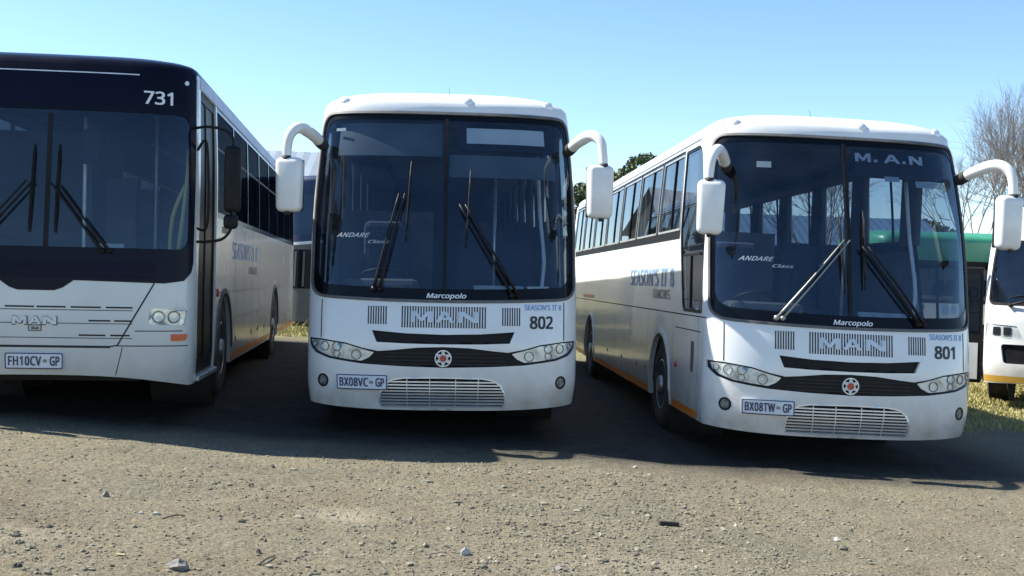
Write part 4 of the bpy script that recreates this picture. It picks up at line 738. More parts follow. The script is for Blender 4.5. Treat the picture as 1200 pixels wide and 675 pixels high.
        text_on('side_lettering', S, 'COACHES', S.uy(2.65)*s, 1.52, 1.05, .105, M['greytxt'], t, .003, bold=.01)
        for yc in (2.6, 9.1):
            wheel_mesh(t, s*1.10, yc, s); 
            ucn = S.uy(yc)*s
            o_ = [(ucn+.67*math.cos(a), .48+.65*math.sin(a)) for a in np.linspace(math.pi, 0, 17)]; i_ = [(ucn+.615*math.cos(a), .48+.595*math.sin(a)) for a in np.linspace(0, math.pi, 17)]
            patch('arch_lip', S, [(ucn-.67, .34)]+o_+[(ucn+.67, .34), (ucn+.615, .34)]+i_+[(ucn-.615, .34)], M['white'], body, off=.014, thick=.02)
            bm = bmesh.new()     # wheel well
            add_tube(bm, [(s*.62, yc, .48), (s*1.24, yc, .48)], .64, 24, False)
            from_bm(bm, 'wheel_well', M['blackm'], body, True)
    # mirrors
    for s in (-1, 1):
        bus_mirror(t, s, [(1.17, .62, 2.76), (1.27, .38, 2.85), (1.37, .18, 2.885), (1.445, .08, 2.79), (1.465, .06, 2.58)], (1.435, .07, 2.345), (.245, .15, .50))
    # inside
    boxo('floor', (0, 6.3, .92), (2.38, 12.0, .06), M['floor'], t); boxo('chassis', (0, 6.3, .62), (1.5, 11.6, .5), M['blackm'], t); boxo('chassis', (0, 5.9, .42), (2.2, 3.8, .2), M['blackm'], t)
    boxo('ceiling_panel', (0, 6.6, 3.12), (2.25, 11.4, .03), M['lining'], t)
    for s in (-1, 1):
        boxo('side_lining', (s*1.20, 6.9, 1.52), (.02, 10.6, 1.18), M['lining'], t)
        boxo('luggage_rack', (s*1.0, 7.0, 3.04), (.36, 9.8, .06), M['lining'], t, .02)
        for y in (1.64, 3.16, 4.68, 6.20, 7.72): boxo('curtain', (s*1.16, y, 2.6), (.07, .42, .88), M['curtain'], t, .02)
        for y in (9.35, 10.7, 11.8): boxo('curtain', (s*1.17, y, 2.6), (.05, .9, .85), M['curtain'], t, .02)
    boxo('rear_lining', (0, 12.3, 2.0), (2.3, .04, 2.2), M['lining'], t)
    d = boxo('dashboard', (0, .64, 1.18), (2.30, .66, .34), M['dash'], t, .08); boxo('instrument_hood', (-.62, .82, 1.42), (.75, .36, .16), M['dash'], d, .06)
    steering(t, -.62, 1.12, 1.48)
    seats(t, 2.5, 11.3); 
    bm = bmesh.new(); add_box(bm, (-.62, 1.72, 1.35), (.5, .5, .14), .05); add_box(bm, (-.62, 1.98, 1.75), (.5, .13, .75), .06); add_box(bm, (-.62, 1.75, 1.1), (.3, .3, .4))
    from_bm(bm, 'driver_seat', M['seat'], t, False)
    tube('grab_rail', [(.55, 1.9, .95), (.55, 1.9, 2.7)], .018, M['chrome'], t, 8); tube('grab_rail', [(.98, 1.05, 1.3), (1.02, 1.1, 1.7), (.98, 1.2, 2.2), (.95, 1.3, 2.8)], .02, M['lampbase'], t, 8, curve=4)
    boxo('partition', (-.62, 2.25, 1.6), (1.0, .04, 1.3), M['lining'], t)
    return t
def vstick(S, name, x0, x1, z0, z1, mat, t, off=-.02): return patch(name, S, rect(S.ux(x0), S.ux(x1), z0, z1), mat, t, off=off, thick=0, gu=.1, gz=.1)

COACH = coach_base()
def dress_coach(t, number, plate, wip, sign, slope):
    S = coach
    text_on('fleet_number', S, number, S.ux(.915), 1.115, .235, .12, M['ink'], t, .003, bold=.026)
    text_on('owner_lettering', S, "SEASON'S IT 8", S.ux(.935), 1.255, .38, .052, M['blue2'], t, .003, bold=.015)
    number_plate(S, t, -.742, .548, plate, 'GP', slope=slope)
    for arm, blade, k, mt in wip: wiper(S, t, arm, blade, k, mt)
    s1 = text_on('windscreen_sticker', S, 'ANDARE', -S.ux(.86), 1.905, .33, .042, M['sticker'], t, .001, bold=.02, shear=.5, space=1.05)
    text_on('windscreen_sticker', S, 'Class', -S.ux(.62), 1.845, .20, .032, M['sticker'], t, .001, bold=.015, shear=.4)
    box = patch('destination_sign', S, rect(S.ux(.12), S.ux(1.10), 2.76, 3.03), M['black'], t, off=-.045, thick=.03)
    if sign: 
        moulded(S, (.205, .505, .77), 2.945, .085, (.16, .175, .15), M['letter'], box, -.036, .004)
        for x in (.335, .635): patch('sign_dot', S, rect(x-.016, x+.016, 2.905, 2.93), M['letter'], box, off=-.036, thick=.004)
        vstick(S, 'windscreen_label', .40, .55, 2.71, 2.76, M['sticker'], t); vstick(S, 'windscreen_label', .72, 1.02, 2.67, 2.73, M['sticker'], t)
        vstick(S, 'windscreen_label', -.86, -.72, 2.79, 2.85, M['paper'], t)
        vstick(S, 'licence_disc', .90, .99, 1.47, 1.57, M['sticker'], t, -.016); patch('licence_disc', S, circ(S.ux(1.05), 1.52, .045), M['sticker'], t, off=-.016, thick=0, gu=.1, gz=.1)
    else:
        patch('sun_blind', S, rect(-S.ux(1.10), -.04, 2.70, 3.03), M['blind'], t, off=-.06, thick=.01)
        patch('sign_panel', S, rect(S.ux(.20), S.ux(1.0), 2.83, 2.985), M['sign'], box, off=-.040, thick=0)
        patch('sun_blind', S, rect(.03, S.ux(1.12), 2.50, 2.72), M['blind'], t, off=-.06, thick=.01)
        vstick(S, 'windscreen_label', -1.12, -1.02, 2.93, 2.96, M['paper'], t)
        vstick(S, 'licence_disc', .78, .99, 1.41, 1.455, M['paper'], t, -.016)
    boxo('paper_on_dash', (.55, .62, 1.37), (.5, .25, .02), M['paper'], t, rot=Euler((R(35), 0, R(8))).to_matrix())
W802 = [(((-.62, 1.40)), (-.41, 2.285)), ((-.335, 2.61), (-.365, 1.85))], [((.655, 1.36), (.155, 2.195)), ((.235, 2.54), (.195, 1.80))]
PROTO = copy_tree(COACH)
SX = 'white coach'
# 802
t = COACH; t.name = 'coach_bus'; t.location = (-.606, 10.292, .037); t.rotation_euler = (0, -.0114, .0678)
tag(t, 'white coach numbered 802 in the middle of the row, with a blank pale destination panel', 'bus', 'white coaches parked nose out in a row')
dress_coach(t, '802', 'BX08VC', [((-.62, 1.40), (-.41, 2.285), ) and ((( -.62, 1.40), (-.41, 2.285)), ((-.335, 2.61), (-.365, 1.85)), 2, 'black'), (((.655, 1.36), (.155, 2.195)), ((.235, 2.54), (.195, 1.80)), 2, 'black')], False, 0)
# 801
t = copy_tree(PROTO); t.location = (3.10, 10.20, -.0986); t.rotation_euler = (0, .0188, .0533)
tag(t, 'white coach numbered 801, its flank showing and chrome wiper arms crossing the left windscreen', 'bus', 'white coaches parked nose out in a row')
for ch in kids(t):
    if ch.name.startswith(('mirror_arm', 'mirror_housing')):
        me = ch.data; 
        if np.mean([v.co.x for v in me.vertices]) < 0: ch.location.x += .08
dress_coach(t, '801', 'BX08TW', [(((-.66, 1.36), (-.04, 2.10)), ((-.10, 2.40), (-.06, 1.62)), 2, 'wiperarm'), (((.66, 1.36), (.13, 2.05)), ((.14, 2.40), (.13, 1.66)), 2, 'black')], True, 0)
# neighbour out of the frame on the left: the proto itself
t = PROTO; t.location = (-8.1, 9.75, .27); t.rotation_euler = (0, 0, .10)
tag(t, 'white coach standing left of the navy-fronted bus, outside the picture', 'bus', 'white coaches parked nose out in a row')

# ------------------------------------------------------------------ 731 navy and white city bus
def city_bus():
    S = city; ux = S.ux; t = thing('city_bus', 'white bus numbered 731 with dark navy upper front, at the left edge of the picture', 'bus', (-4.054, 9.54, .2217), (0, -.0093, .1206))
    ZB = 3.04
    # navy upper front mask: everything between z 1.21 and roof on the front
    E = 1.262
    scoop = [(-.31, 1.215), (-.22, 1.15), (-.15, 1.125), (.15, 1.125), (.22, 1.15), (.31, 1.215)]
    low = [(-ux(E), 1.38), (-ux(E-.01), 1.30), (-ux(1.20), 1.225), (-ux(1.05), 1.20)]+[(ux(a), b) for a, b in scoop]+[(ux(1.05), 1.20), (ux(1.20), 1.225), (ux(E-.01), 1.30), (ux(E), 1.38)]
    mask = low+[(ux(E), ZB+.05), (-ux(E), ZB+.05)]
    g0, g1 = 1.50, 2.69
    gls = rpoly([(-ux(1.225), g0), (ux(1.225), g0), (ux(1.225), g1), (-ux(1.225), g1)], .12, 6)
    def zb(a): return .40-.11*max(0, min(1, (abs(a)-.65)/.55))
    um = S.umax-1e-4
    arches = [(2.3, .62, .62), (8.25, .62, .62)]
    # body: side + lower front
    outer = outline_with_arches(S, ZB+.05, .40, .30, arches)
    door = rpoly(rect(S.uy(.47), S.uy(1.60), .36, 2.98), .03)
    bandsR = rpoly(rect(S.uy(1.66), S.uy(12.1), 1.86, 2.98), .04); bandsL = mir(rpoly(rect(S.uy(.5), S.uy(12.1), 1.86, 2.98), .04))
    hlp = []
    for s in (-1, 1):
        h = [(ux(s*.945), .985), (ux(s*1.235), .965), (ux(s*1.215), .835), (ux(s*.925), .845)]
        hlp.append(rpoly(h, .02))
    body = patch('body', S, outer, M['offwhite'], t, holes=[inset(mask, .0005), door, bandsR, bandsL]+hlp, thick=.05)
    mk = patch('front_mask', S, mask, M['navy'], t, holes=[gls], off=.004, thick=.02)
    # navy roof front + silver blue cantrail
    zt = ZB+.05
    rf = roof_mesh('roof', S, zt, .20, 1.0, [M['roofgrey'], M['navy']], t, nx=2.4)
    me = rf.data
    for p in me.polygons:
        c = p.center
        if c.y < .95+.3*abs(c.x): p.material_index = 1
    # tall pale roof side panel standing up from the cantrail
    for s in (-1, 1):
        pts = []
        patch('cantrail_panel', S, rect(*sorted((S.uy(.40)*s, S.uy(12.2)*s)), 2.985, 3.10), M['roofgrey'], t, off=.006, thick=.01)
    # window pane of the windscreen
    patch('windscreen', S, inset(gls, .0), M['wind'], t, off=-.004, thick=0)
    patch('windscreen_divider', S, rect(ux(.045), ux(.085), 1.5, 2.66), M['black'], t, off=-.0, thick=.03)
    # destination box glass
    db = patch('destination_box', S, rpoly(rect(-ux(.80), ux(.80), 2.745, 3.02), .02), M['navy2'], t, off=.007, thick=.004)
    strip('box_trim', S, [(ux(a), 3.03) for a in np.linspace(-.80, .80, 15)], .010, M['lampbase'], db, .010)
    text_on('fleet_number', S, '731', ux(.965), 2.83, .25, .12, M['whitetxt'], t, .008, bold=.018)
    patch('marker_lamp', S, circ(ux(1.19), 2.99, .02), M['lampbase'], mk, off=.014, thick=.01, gu=.1, gz=.1)
    # dark blue stripes low in the mask
    patch('mask_panel', S, rect(-ux(.98), ux(.98), 1.29, 1.38), M['navy2'], mk, off=.008, thick=.004)
    patch('mask_panel', S, rect(-ux(.98), ux(.98), 1.235, 1.275), M['navy2'], mk, off=.008, thick=.004)
    # hood seams, slots
    for s in (-1, 1):
        strip('bonnet_seam', S, [(ux(s*.97), 1.20), (ux(s*.82), .92), (ux(s*.68), .66), (ux(s*.60), .645)][::s], .013, M['seam'], body, .0015)
        strip('bumper_seam', S, [(ux(s*.72), .64), (ux(s*.67), .40)][::s], .007, M['seam'], body, .0015)
    strip('bumper_gap', S, [(ux(a), .645) for a in np.linspace(-.62, .62, 11)], .020, M['seam'], body, .0015)
    for s in (-1, 1): strip('bumper_gap', S, [(ux(a)*s, .655) for a in (.64, .8, 1.0, 1.15, 1.24)][::s], .009, M['seam'], body, .0015)
    rows = [(.985, (.01, .25, .29, .54, .58, .80)), (.870, (.44, .62, .65, .80)), (.745, (.36, .58, .62, .78))]
    for z, xs in rows:
        for s in (-1, 1):
            for k in range(0, len(xs), 2):
                strip('bonnet_slot', S, [(ux(s*xs[k]), z), (ux(s*xs[k+1]), z)][::s], .014, M['seam'], body, .002)
    for z in (.96, .845, .72): strip('bonnet_crease', S, [(ux(a), z) for a in np.linspace(-.80, .80, 9)], .008, M['greybody'], body, .001)
    moulded(S, (-.125, .0, .122), .868, .066, (.115, .105, .11), M['letter'], t, .012, .01)
    moulded(S, (-.123, .002, .124), .865, .080, (.128, .118, .122), M['greybody'], t, .004, .003)
    patch('bonnet_badge', S, rpoly(rect(-.055, .055, .775, .83), .01), M['greybody'], t, holes=[rpoly(rect(-.047, .047, .783, .822), .008)], off=.004, thick=.004)
    patch('bonnet_badge', S, [(-.03, .79), (.0, .79), (.035, .79), (.03, .812), (.01, .812), (.005, .80), (-.01, .815), (-.03, .812)], M['greybody'], t, off=.004, thick=.004, gu=.2, gz=.2)
    number_plate(S, t, 0, .522, 'FH10CV', 'GP', w=.475, h=.135)
    for s, hp in zip((-1, 1), hlp):
        h = patch('headlight', S, hp, M['facet'], t, off=-.015, thick=.03)
        for xx in (1.01, 1.135): lamp_bowl('lamp', S, ux(s*xx), .908, .052, h, -.004)
        patch('lens', S, inset(hp, .002), M['lens'], h, off=.004, thick=.02)
        ip = [(ux(s*1.11), .757), (ux(s*1.235), .757), (ux(s*1.22), .70), (ux(s*1.11), .698)]
        patch('indicator', S, rpoly(ip, .012), M['orange'], t, off=.008, thick=.012)
        strip('bumper_line', S, [(ux(s*a), .785) for a in (.82, 1.0, 1.2)][::s], .010, M['greybody'], body, .002)
    # door
    dr = patch('front_door', S, door, M['black'], t, holes=[rpoly(rect(S.uy(.47)+.06, S.uy(1.02)-.02, .5, 2.9), .04), rpoly(rect(S.uy(1.02)+.03, S.uy(1.60)-.05, .5, 2.9), .04)], off=-.02, thick=.04)
    patch('door_glass', S, rect(S.uy(.47)+.05, S.uy(1.02)-.01, .49, 2.91), M['doorblack'], dr, off=-.03, thick=0); patch('door_glass', S, rect(S.uy(1.02)+.02, S.uy(1.60)-.04, .49, 2.91), M['doorblack'], dr, off=-.03, thick=0)
    for y in (.60, .98, 1.10, 1.48):
        tube('door_handrail', [tuple(S.P(S.uy(y), z_, -.09)) for z_ in (.9, 1.05, 1.6, 2.0)], .016, M['chrome'], dr, 8)
    boxo('door_step', (1.24, 1.05, .335), (.12, 1.15, .05), M['steel'], t, .01)
    # bright trim between mask and side
    strip('corner_trim', S, [(ux(E)+.02, z) for z in np.linspace(1.3, 3.05, 12)], .028, M['offwhite'], body, .010, .014)
    for si, (s, bd) in enumerate(((1, bandsR), (-1, bandsL))):
        hol = []
        y = 1.70 if s > 0 else .6
        while y < 11.9:
            hol.append(rpoly(rect(*sorted((S.uy(y)*s, S.uy(min(12.05, y+1.30))*s)), 1.92, 2.94), .03)); y += 1.36
        patch('window_surround', S, bd, M['frit'], t, holes=hol, off=-.004, thick=.03)
        for hp in hol:
            wv = patch('window', S, inset(hp, .001), M['sidedark'], t, off=-.012, thick=0)
            us_ = [p[0] for p in hp]; patch('window_bar', S, rect(min(us_), max(us_), 2.56, 2.585), M['black'], wv, off=-.008, thick=.015)
        for yy in np.arange(3.2, 7.5, .86): strip('panel_seam', S, [(S.uy(yy)*s, .34), (S.uy(yy)*s, 1.85)], .009, M['seam'], body, .0015)
        strip('panel_seam', S, [(S.uy(y_)*s, .80) for y_ in np.linspace(3.1, 7.5, 10)[::s]], .008, M['greybody'], body, .0015)
        strip('panel_seam', S, [(S.uy(y_)*s, 1.10) for y_ in np.linspace(1.7, 12, 20)[::s]], .008, M['greybody'], body, .0015)
        for a, b in ((3.0, 7.55), (8.95, 12.2)): patch('orange_stripe', S, rect(*sorted((S.uy(a)*s, S.uy(b)*s)), .335, .40), M['amber'], body, off=.002, thick=0)
        for y_ in (3.3, 4.9, 5.7, 6.6): patch('hatch_latch', S, circ(S.uy(y_)*s, .55, .03), M['black'], body, off=.004, thick=.004, gu=.1, gz=.1)
        text_on('side_lettering', S, "SEASON'S IT 8", S.uy(4.2)*s, 1.56, 2.6, .20, M['blue'], t, .003, bold=.02)
        text_on('side_lettering', S, 'COACHES', S.uy(5.0)*s, 1.34, 1.0, .095, M['ink'], t, .003, bold=.012)
        patch('exit_label', S, rect(*sorted((S.uy(2.0)*s, S.uy(2.55)*s)), 1.72, 1.79), M['ink'], body, off=.002, thick=0)
        lathe('side_marker', [(.045, 0), (.043, .015), (.01, .025)], M['redlamp'], body, 12, 'X', tuple(S.P(S.uy(1.72)*s, 1.10))).rotation_euler = (0, 0, 0 if s > 0 else math.pi)
        for yc in (2.3, 8.25):
            wheel_mesh(t, s*1.10, yc, s); bm = bmesh.new(); add_tube(bm, [(s*.62, yc, .48), (s*1.23, yc, .48)], .64, 24, False); from_bm(bm, 'wheel_well', M['blackm'], body, True)
            ucn = S.uy(yc)*s
            o_ = [(ucn+.66*math.cos(a), .48+.66*math.sin(a)) for a in np.linspace(math.pi, 0, 17)]; i_ = [(ucn+.612*math.cos(a), .48+.612*math.sin(a)) for a in np.linspace(0, math.pi, 17)]
            patch('arch_lip', S, o_+i_, M['greybody'], body, off=.012, thick=.02)
        # big tubular mirror
        a0 = Vector((s*1.24, .40, 2.55)); a1 = Vector((s*1.40, .30, 2.52))
        if s > 0:
            fr = tube('mirror_frame', [(1.24, .38, 2.60), (1.40, .25, 2.60), (1.56, .20, 2.55), (1.61, .20, 2.4), (1.61, .20, 1.80), (1.54, .22, 1.62), (1.38, .28, 1.58), (1.25, .36, 1.58)], .013, M['black'], t, 8, curve=5)
            tube('mirror_frame_bar', [(1.27, .36, 2.4), (1.36, .30, 2.45), (1.38, .28, 1.75), (1.27, .36, 1.70)], .012, M['black'], fr, 8, curve=5)
            h = boxo('mirror_housing', (1.60, .22, 2.14), (.15, .10, .60), M['black'], t, .05, smooth=True, seg=4)
            boxo('mirror_housing', (1.59, .22, 1.76), (.13, .08, .13), M['black'], t, .04, smooth=True, seg=4)
            boxo('mirror_glass', (1.60, .272, 2.14), (.12, .006, .54), M['mirrorglass'], h)
        else:
            fr = tube('mirror_frame', [(-1.24, .38, 2.60), (-1.40, .25, 2.60), (-1.56, .20, 2.5), (-1.58, .20, 2.3)], .016, M['black'], t, 8, curve=5)
            boxo('mirror_housing', (-1.56, .22, 2.1), (.22, .10, .62), M['black'], t, .05, smooth=True, seg=4)
    wiper(S, t, ((-.55, 1.47), (-.07, 2.05)), ((-.05, 2.38), (-.07, 1.62)), 2, 'black'); wiper(S, t, ((.57, 1.47), (.135, 2.04)), ((.155, 2.38), (.145, 1.62)), 2, 'black')
    # inside
    boxo('floor', (0, 6.2, .70), (2.40, 11.8, .06), M['floor'], t); boxo('chassis', (0, 6.2, .5), (1.5, 11.2, .4), M['blackm'], t)
    boxo('ceiling_panel', (0, 6.5, 3.06), (2.3, 11.6, .03), M['lining'], t); boxo('rear_lining', (0, 12.1, 1.9), (2.3, .04, 2.3), M['lining'], t)
    for s in (-1, 1): boxo('side_lining', (s*1.215, 7.0, 1.28), (.02, 10.2, 1.1), M['lining'], t)
    boxo('dashboard', (-.15, .52, 1.22), (1.9, .5, .40), M['dash'], t, .08); steering(t, -.62, .98, 1.50); steering_l = None
    seats(t, 3.0, 11.2, .9, (-.68, .68), .73)
    pt = boxo('cab_partition', (.16, 1.7, 1.75), (.04, 1.2, 1.9), M['lining'], t, .01); boxo('cab_partition', (-.5, 2.3, 1.75), (1.3, .04, 2.0), M['lining'], t)
    boxo('cab_door_panel', (.36, 1.5, 1.75), (.30, .03, .95), M['lining'], t, .01); boxo('cab_mirror', (.30, .55, 2.42), (.17, .06, .32), M['black'], t, .03)
    for pts in ([(1.08, .55, 1.45), (1.13, .55, 1.9), (1.15, .6, 2.25), (1.10, .9, 2.45)], [(1.0, .6, 1.4), (1.02, .6, 1.8), (1.13, .6, 2.1)], [(.14, 1.0, 1.1), (.14, 1.0, 2.75)], [(.62, 1.9, .8), (.62, 1.9, 2.9)]):
        tube('handrail', pts, .02, M['yellow'] if pts[0][0] > .9 else M['lampbase'], t, 8, curve=4)
    for s in (-.5, .5): tube('ceiling_handrail', [(s, 2.3, 2.65), (s, 11, 2.65)], .018, M['yellow'], t, 8)
    boxo('paper_on_dash', (.50, .50, 1.49), (.22, .02, .12), M['paper'], t, rot=Euler((R(-30), 0, 0)).to_matrix())
    return t
city_bus()

# ------------------------------------------------------------------ vehicles and buildings behind
def tall_blue_bus():
    S = Surf(1.25, 10, .3, 4.5, [(.3, .0), (4.0, .3)], [(.3, 1), (4.0, .97)])
    t = thing('tall_bus', 'tall dark blue bus with grey lower body standing on the grass behind the navy-fronted bus', 'bus', (-4.25, 27.0, -.05), (0, 0, .05))
    patch('lower_body', S, outline_with_arches(S, 2.35, .45, .45, [(2.3, .62, .6), (7.5, .62, .6)]), M['greybody'], t, gu=.12, gz=.3)
    u = S.umax-1e-3
    patch('upper_body', S, [(-u, 2.35), (u, 2.35), (u, 3.85), (-u, 3.85)], M['bluebody'], t, holes=[rpoly(rect(-S.ux(1.15), S.ux(1.15), 2.55, 3.6), .1)], gu=.12, gz=.3, off=.002)
    patch('windscreen', S, rpoly(rect(-S.ux(1.15), S.ux(1.15), 2.55, 3.6), .1), M['wind'], t, off=-.01, thick=0); boxo('inner_panel', (0, .8, 3.0), (2.3, .04, 1.3), M['bluebody'], t)
    roof_mesh('roof', S, 3.85, .22, .5, M['bluebody'], t)
    strip('white_trim', S, [(S.ux(x), 2.34+.10*(1-abs(x))) for x in np.linspace(-1.2, 1.2, 15)], .07, M['offwhite'], t, .02, .02)
    patch('lower_windscreen', S, rpoly(rect(-S.ux(1.12), S.ux(1.12), 1.25, 2.2), .08), M['frit'], t, off=.006, thick=.01)
    for k in range(10): patch('louvre', S, rect(S.ux(-1.05+.21*k), S.ux(-1.05+.21*k)+.05, 1.3, 2.15), M['greybody'], t, off=.02, thick=.01, gu=.2, gz=.5)
    for s in (-1, 1):
        for yc in (2.3, 7.5): wheel_mesh(t, s*1.08, yc, s)
tall_blue_bus()
def midibus():
    S = Surf(1.1, 7.5, .28, 3.8, [(.3, .04), (.6, 0), (1.2, .02), (1.5, .08), (2.3, .28), (2.6, .34)], [(.3, .98), (.6, 1), (1.7, 1), (2.6, .95)])
    t = thing('midibus', 'small white bus with dark square headlights, standing on the sunlit grass at the right edge', 'bus', (8.0, 15.95, -.13), (0, 0, R(-30)))
    t.scale = (1.09, 1.09, 1.09)
    ux = S.ux
    ws = rpoly([(-ux(1.03), 1.42), (ux(1.03), 1.42), (ux(1.0), 2.28), (-ux(1.0), 2.28)], .09, 6)
    gr = rpoly(rect(-ux(.42), ux(.42), .98, 1.22), .03); lo = rpoly([(-ux(.82), .62), (ux(.82), .62), (ux(.86), .88), (-ux(.86), .88)], .05)
    hls = []
    for s in (-1, 1): hls.append(rpoly([(ux(s*1.06), 1.15), (ux(s*.66), 1.13), (ux(s*.58), .96), (ux(s*1.07), .98)], .02))
    dest = rpoly(rect(-ux(.6), ux(.6), 2.36, 2.56), .03)
    outer = outline_with_arches(S, 2.62, .36, .33, [(1.5, .5, .45), (5.6, .5, .45)], front_w=.7)
    sidew = [rpoly([(S.uy(.5)*s, 1.5), (S.uy(7)*s, 1.5), (S.uy(7)*s, 2.35), (S.uy(.6)*s, 2.35)], .05) for s in (-1, 1)]
    body = patch('body', S, outer, M['white'], t, holes=[ws, gr, lo, dest]+hls+sidew, thick=.04)
    patch('windscreen', S, ws, M['wind'], t, off=-.01, thick=0); patch('windscreen_gasket', S, inset(ws, -.012), M['black'], t, holes=[inset(ws, .02)], off=.006, thick=.02)
    patch('grille', S, gr, M['gasket'], t, off=-.02, thick=0); patch('bumper_opening', S, lo, M['black'], t, off=-.03, thick=0); patch('destination_window', S, dest, M['side'], t, off=-.008, thick=0)
    boxo('inner_panel', (0, 1.0, 1.9), (2.0, .04, 1.3), M['lining'], t); boxo('dashboard', (0, .6, 1.25), (1.9, .4, .2), M['dash'], t, .04)
    roof_mesh('roof', S, 2.62, .18, .4, M['roofwhite'], t)
    patch('orange_stripe', S, rect(-ux(1.08), ux(-.25), .365, .45), M['mustard'], t, off=.003, thick=0); patch('orange_stripe', S, rect(ux(.25), ux(1.08), .365, .45), M['mustard'], t, off=.003, thick=0)
    for s, hp in zip((-1, 1), hls):
        h = patch('headlight', S, hp, M['lampbase'], t, off=-.01, thick=.02)
        for x in (.78, .92): patch('lamp', S, rpoly(rect(*sorted((ux(s*x)-.05, ux(s*x)+.05)), 1.0, 1.11), .01), M['black'], h, off=.0, thick=.01)
        patch('lens', S, hp, M['lens'], h, off=.006, thick=0)
        patch('side_windows', S, sidew[(s+1)//2], M['frit'], t, off=-.01, thick=0)
        for yc in (1.5, 5.6): wheel_mesh(t, s*.98, yc, s, .42)
    # driver's door leaf swung open, black frame, glass above and white panel below
    dl = rpoly(rect(0, .36, 0, 1.6), .04)
    fr = t.matrix_basis
    d = boxo('open_door', (-1.27, .30, 1.12), (.30, .05, 1.60), M['black'], t, .02); boxo('door_pane', (-1.27, .272, 1.42), (.22, .012, .78), M['side'], d); boxo('door_panel', (-1.27, .27, .62), (.20, .012, .50), M['offwhite'], d)
    wiper(S, t, ((-.75, 1.40), (-.35, 1.52)), ((-.8, 1.50), (-.1, 1.62)), 1, 'black')
midibus()
def green_bus():
    S = Surf(1.22, 11, .28, 4, [(.3, .02), (2.9, .2)], [(.3, 1), (1.9, 1), (2.9, .97)])
    t = thing('green_roofed_bus', 'white bus with green roof band parked crosswise behind the right-hand coach', 'bus', (6.9, 23.3, -.1), (0, 0, R(-84)))
    u = S.umax-1e-3
    z1 = 2.30
    patch('body', S, outline_with_arches(S, 1.45, .35, .35, [(2.3, .6, .58), (7.8, .6, .58)]), M['offwhite'], t, gu=.15, gz=.3)
    hol = [rpoly(rect(*sorted((S.uy(y)*s, S.uy(y+1.15)*s)), 1.52, 2.2), .03) for s in (-1, 1) for y in np.arange(.6, 10, 1.28)]
    patch('window_band', S, [(-u, 1.45), (u, 1.45), (u, z1), (-u, z1)], M['black'], t, holes=hol, gu=.15, gz=.3)
    for h in hol: patch('window', S, h, M['side'], t, off=-.01, thick=0, gu=.4, gz=.4)
    patch('green_band', S, [(-u, z1), (u, z1), (u, 2.68), (-u, 2.68)], M['green'], t, gu=.15, gz=.2, off=.003)
    roof_mesh('roof', S, 2.68, .24, .5, M['green'], t)
    seats(t, 2, 10, 1.0, (-.6, .6), .7); boxo('floor', (0, 5.5, .68), (2.3, 10.6, .05), M['floor'], t)
    for s in (-1, 1):
        for yc in (2.3, 7.8): wheel_mesh(t, s*1.06, yc, s)
green_bus()
def shed(name, label, loc, rz, w_, d_, h_, rh, wall, roofm, windows=0):
    t = thing(name, label, 'building', loc, (0, 0, rz)); bm = bmesh.new()
    v = [bm.verts.new(p) for p in [(-w_/2, -d_/2, 0), (w_/2, -d_/2, 0), (w_/2, d_/2, 0), (-w_/2, d_/2, 0), (-w_/2, -d_/2, h_), (w_/2, -d_/2, h_), (w_/2, d_/2, h_), (-w_/2, d_/2, h_), (-w_/2, 0, h_+rh-.06), (w_/2, 0, h_+rh-.06)]]
    for f in ((0, 1, 5, 4), (2, 3, 7, 6), (1, 2, 6, 9, 5), (3, 0, 4, 8, 7)): bm.faces.new([v[i] for i in f])
    from_bm(bm, 'wall', wall, t); bm = bmesh.new(); e = .4
    n = 60
    for sgn in (-1, 1):
        pr = None
        for i in range(n+1):
            x = -w_/2-e+(w_+2*e)*i/n; dz = .03*(i % 2)
            a = bm.verts.new((x, sgn*(d_/2+e), h_-rh*e/(d_/2)+dz)); b = bm.verts.new((x, 0, h_+rh+dz))
            if pr: bm.faces.new((pr[0], a, b, pr[1]))
            pr = (a, b)
    from_bm(bm, 'roof', roofm, t)
    for k in range(windows):
        x = -w_/2+w_*(k+.5)/windows; f = boxo('window', (x, -d_/2-.02, h_*.55), (1.3, .06, 1.1), M['silver'], t); boxo('pane', (x, -d_/2-.055, h_*.55), (1.15, .02, .95), M['frit'], f)
    return t
rm = noisy('pale_metal_roof', (.20, .25, .30), (.16, .20, .24), .5, .7); wm = noisy('plaster', (.42, .38, .32), (.34, .31, .26), 1, .9)
shed('workshop_shed', 'large workshop shed with pale grey metal roof behind the buses on the left', (-13.5, 46, 0), R(4), 16, 10, 4.6, 2.0, wm, rm, 4)
rm2 = noisy('blue_grey_roof', (.22, .26, .32), (.17, .2, .25), .5, .6); 
shed('house', 'house with blue grey roof beyond the bare trees on the right', (31, 78, .3), R(-12), 13, 8, 3.4, 1.9, wm, rm2, 3)
shed('house', 'long house with brown roof far behind the middle coach', (12, 85, 0), R(6), 16, 8, 3.2, 1.8, wm, noisy('brown_roof', (.16, .09, .06), (.12, .07, .05), .5, .8), 3)
shed('house', 'low house with long blue roof beyond the right-hand coach', (16.5, 62, 0), R(3), 12, 7, 3.9, 1.7, wm, noisy('blue_roof', (.10, .17, .26), (.08, .14, .22), .5, .6), 3)
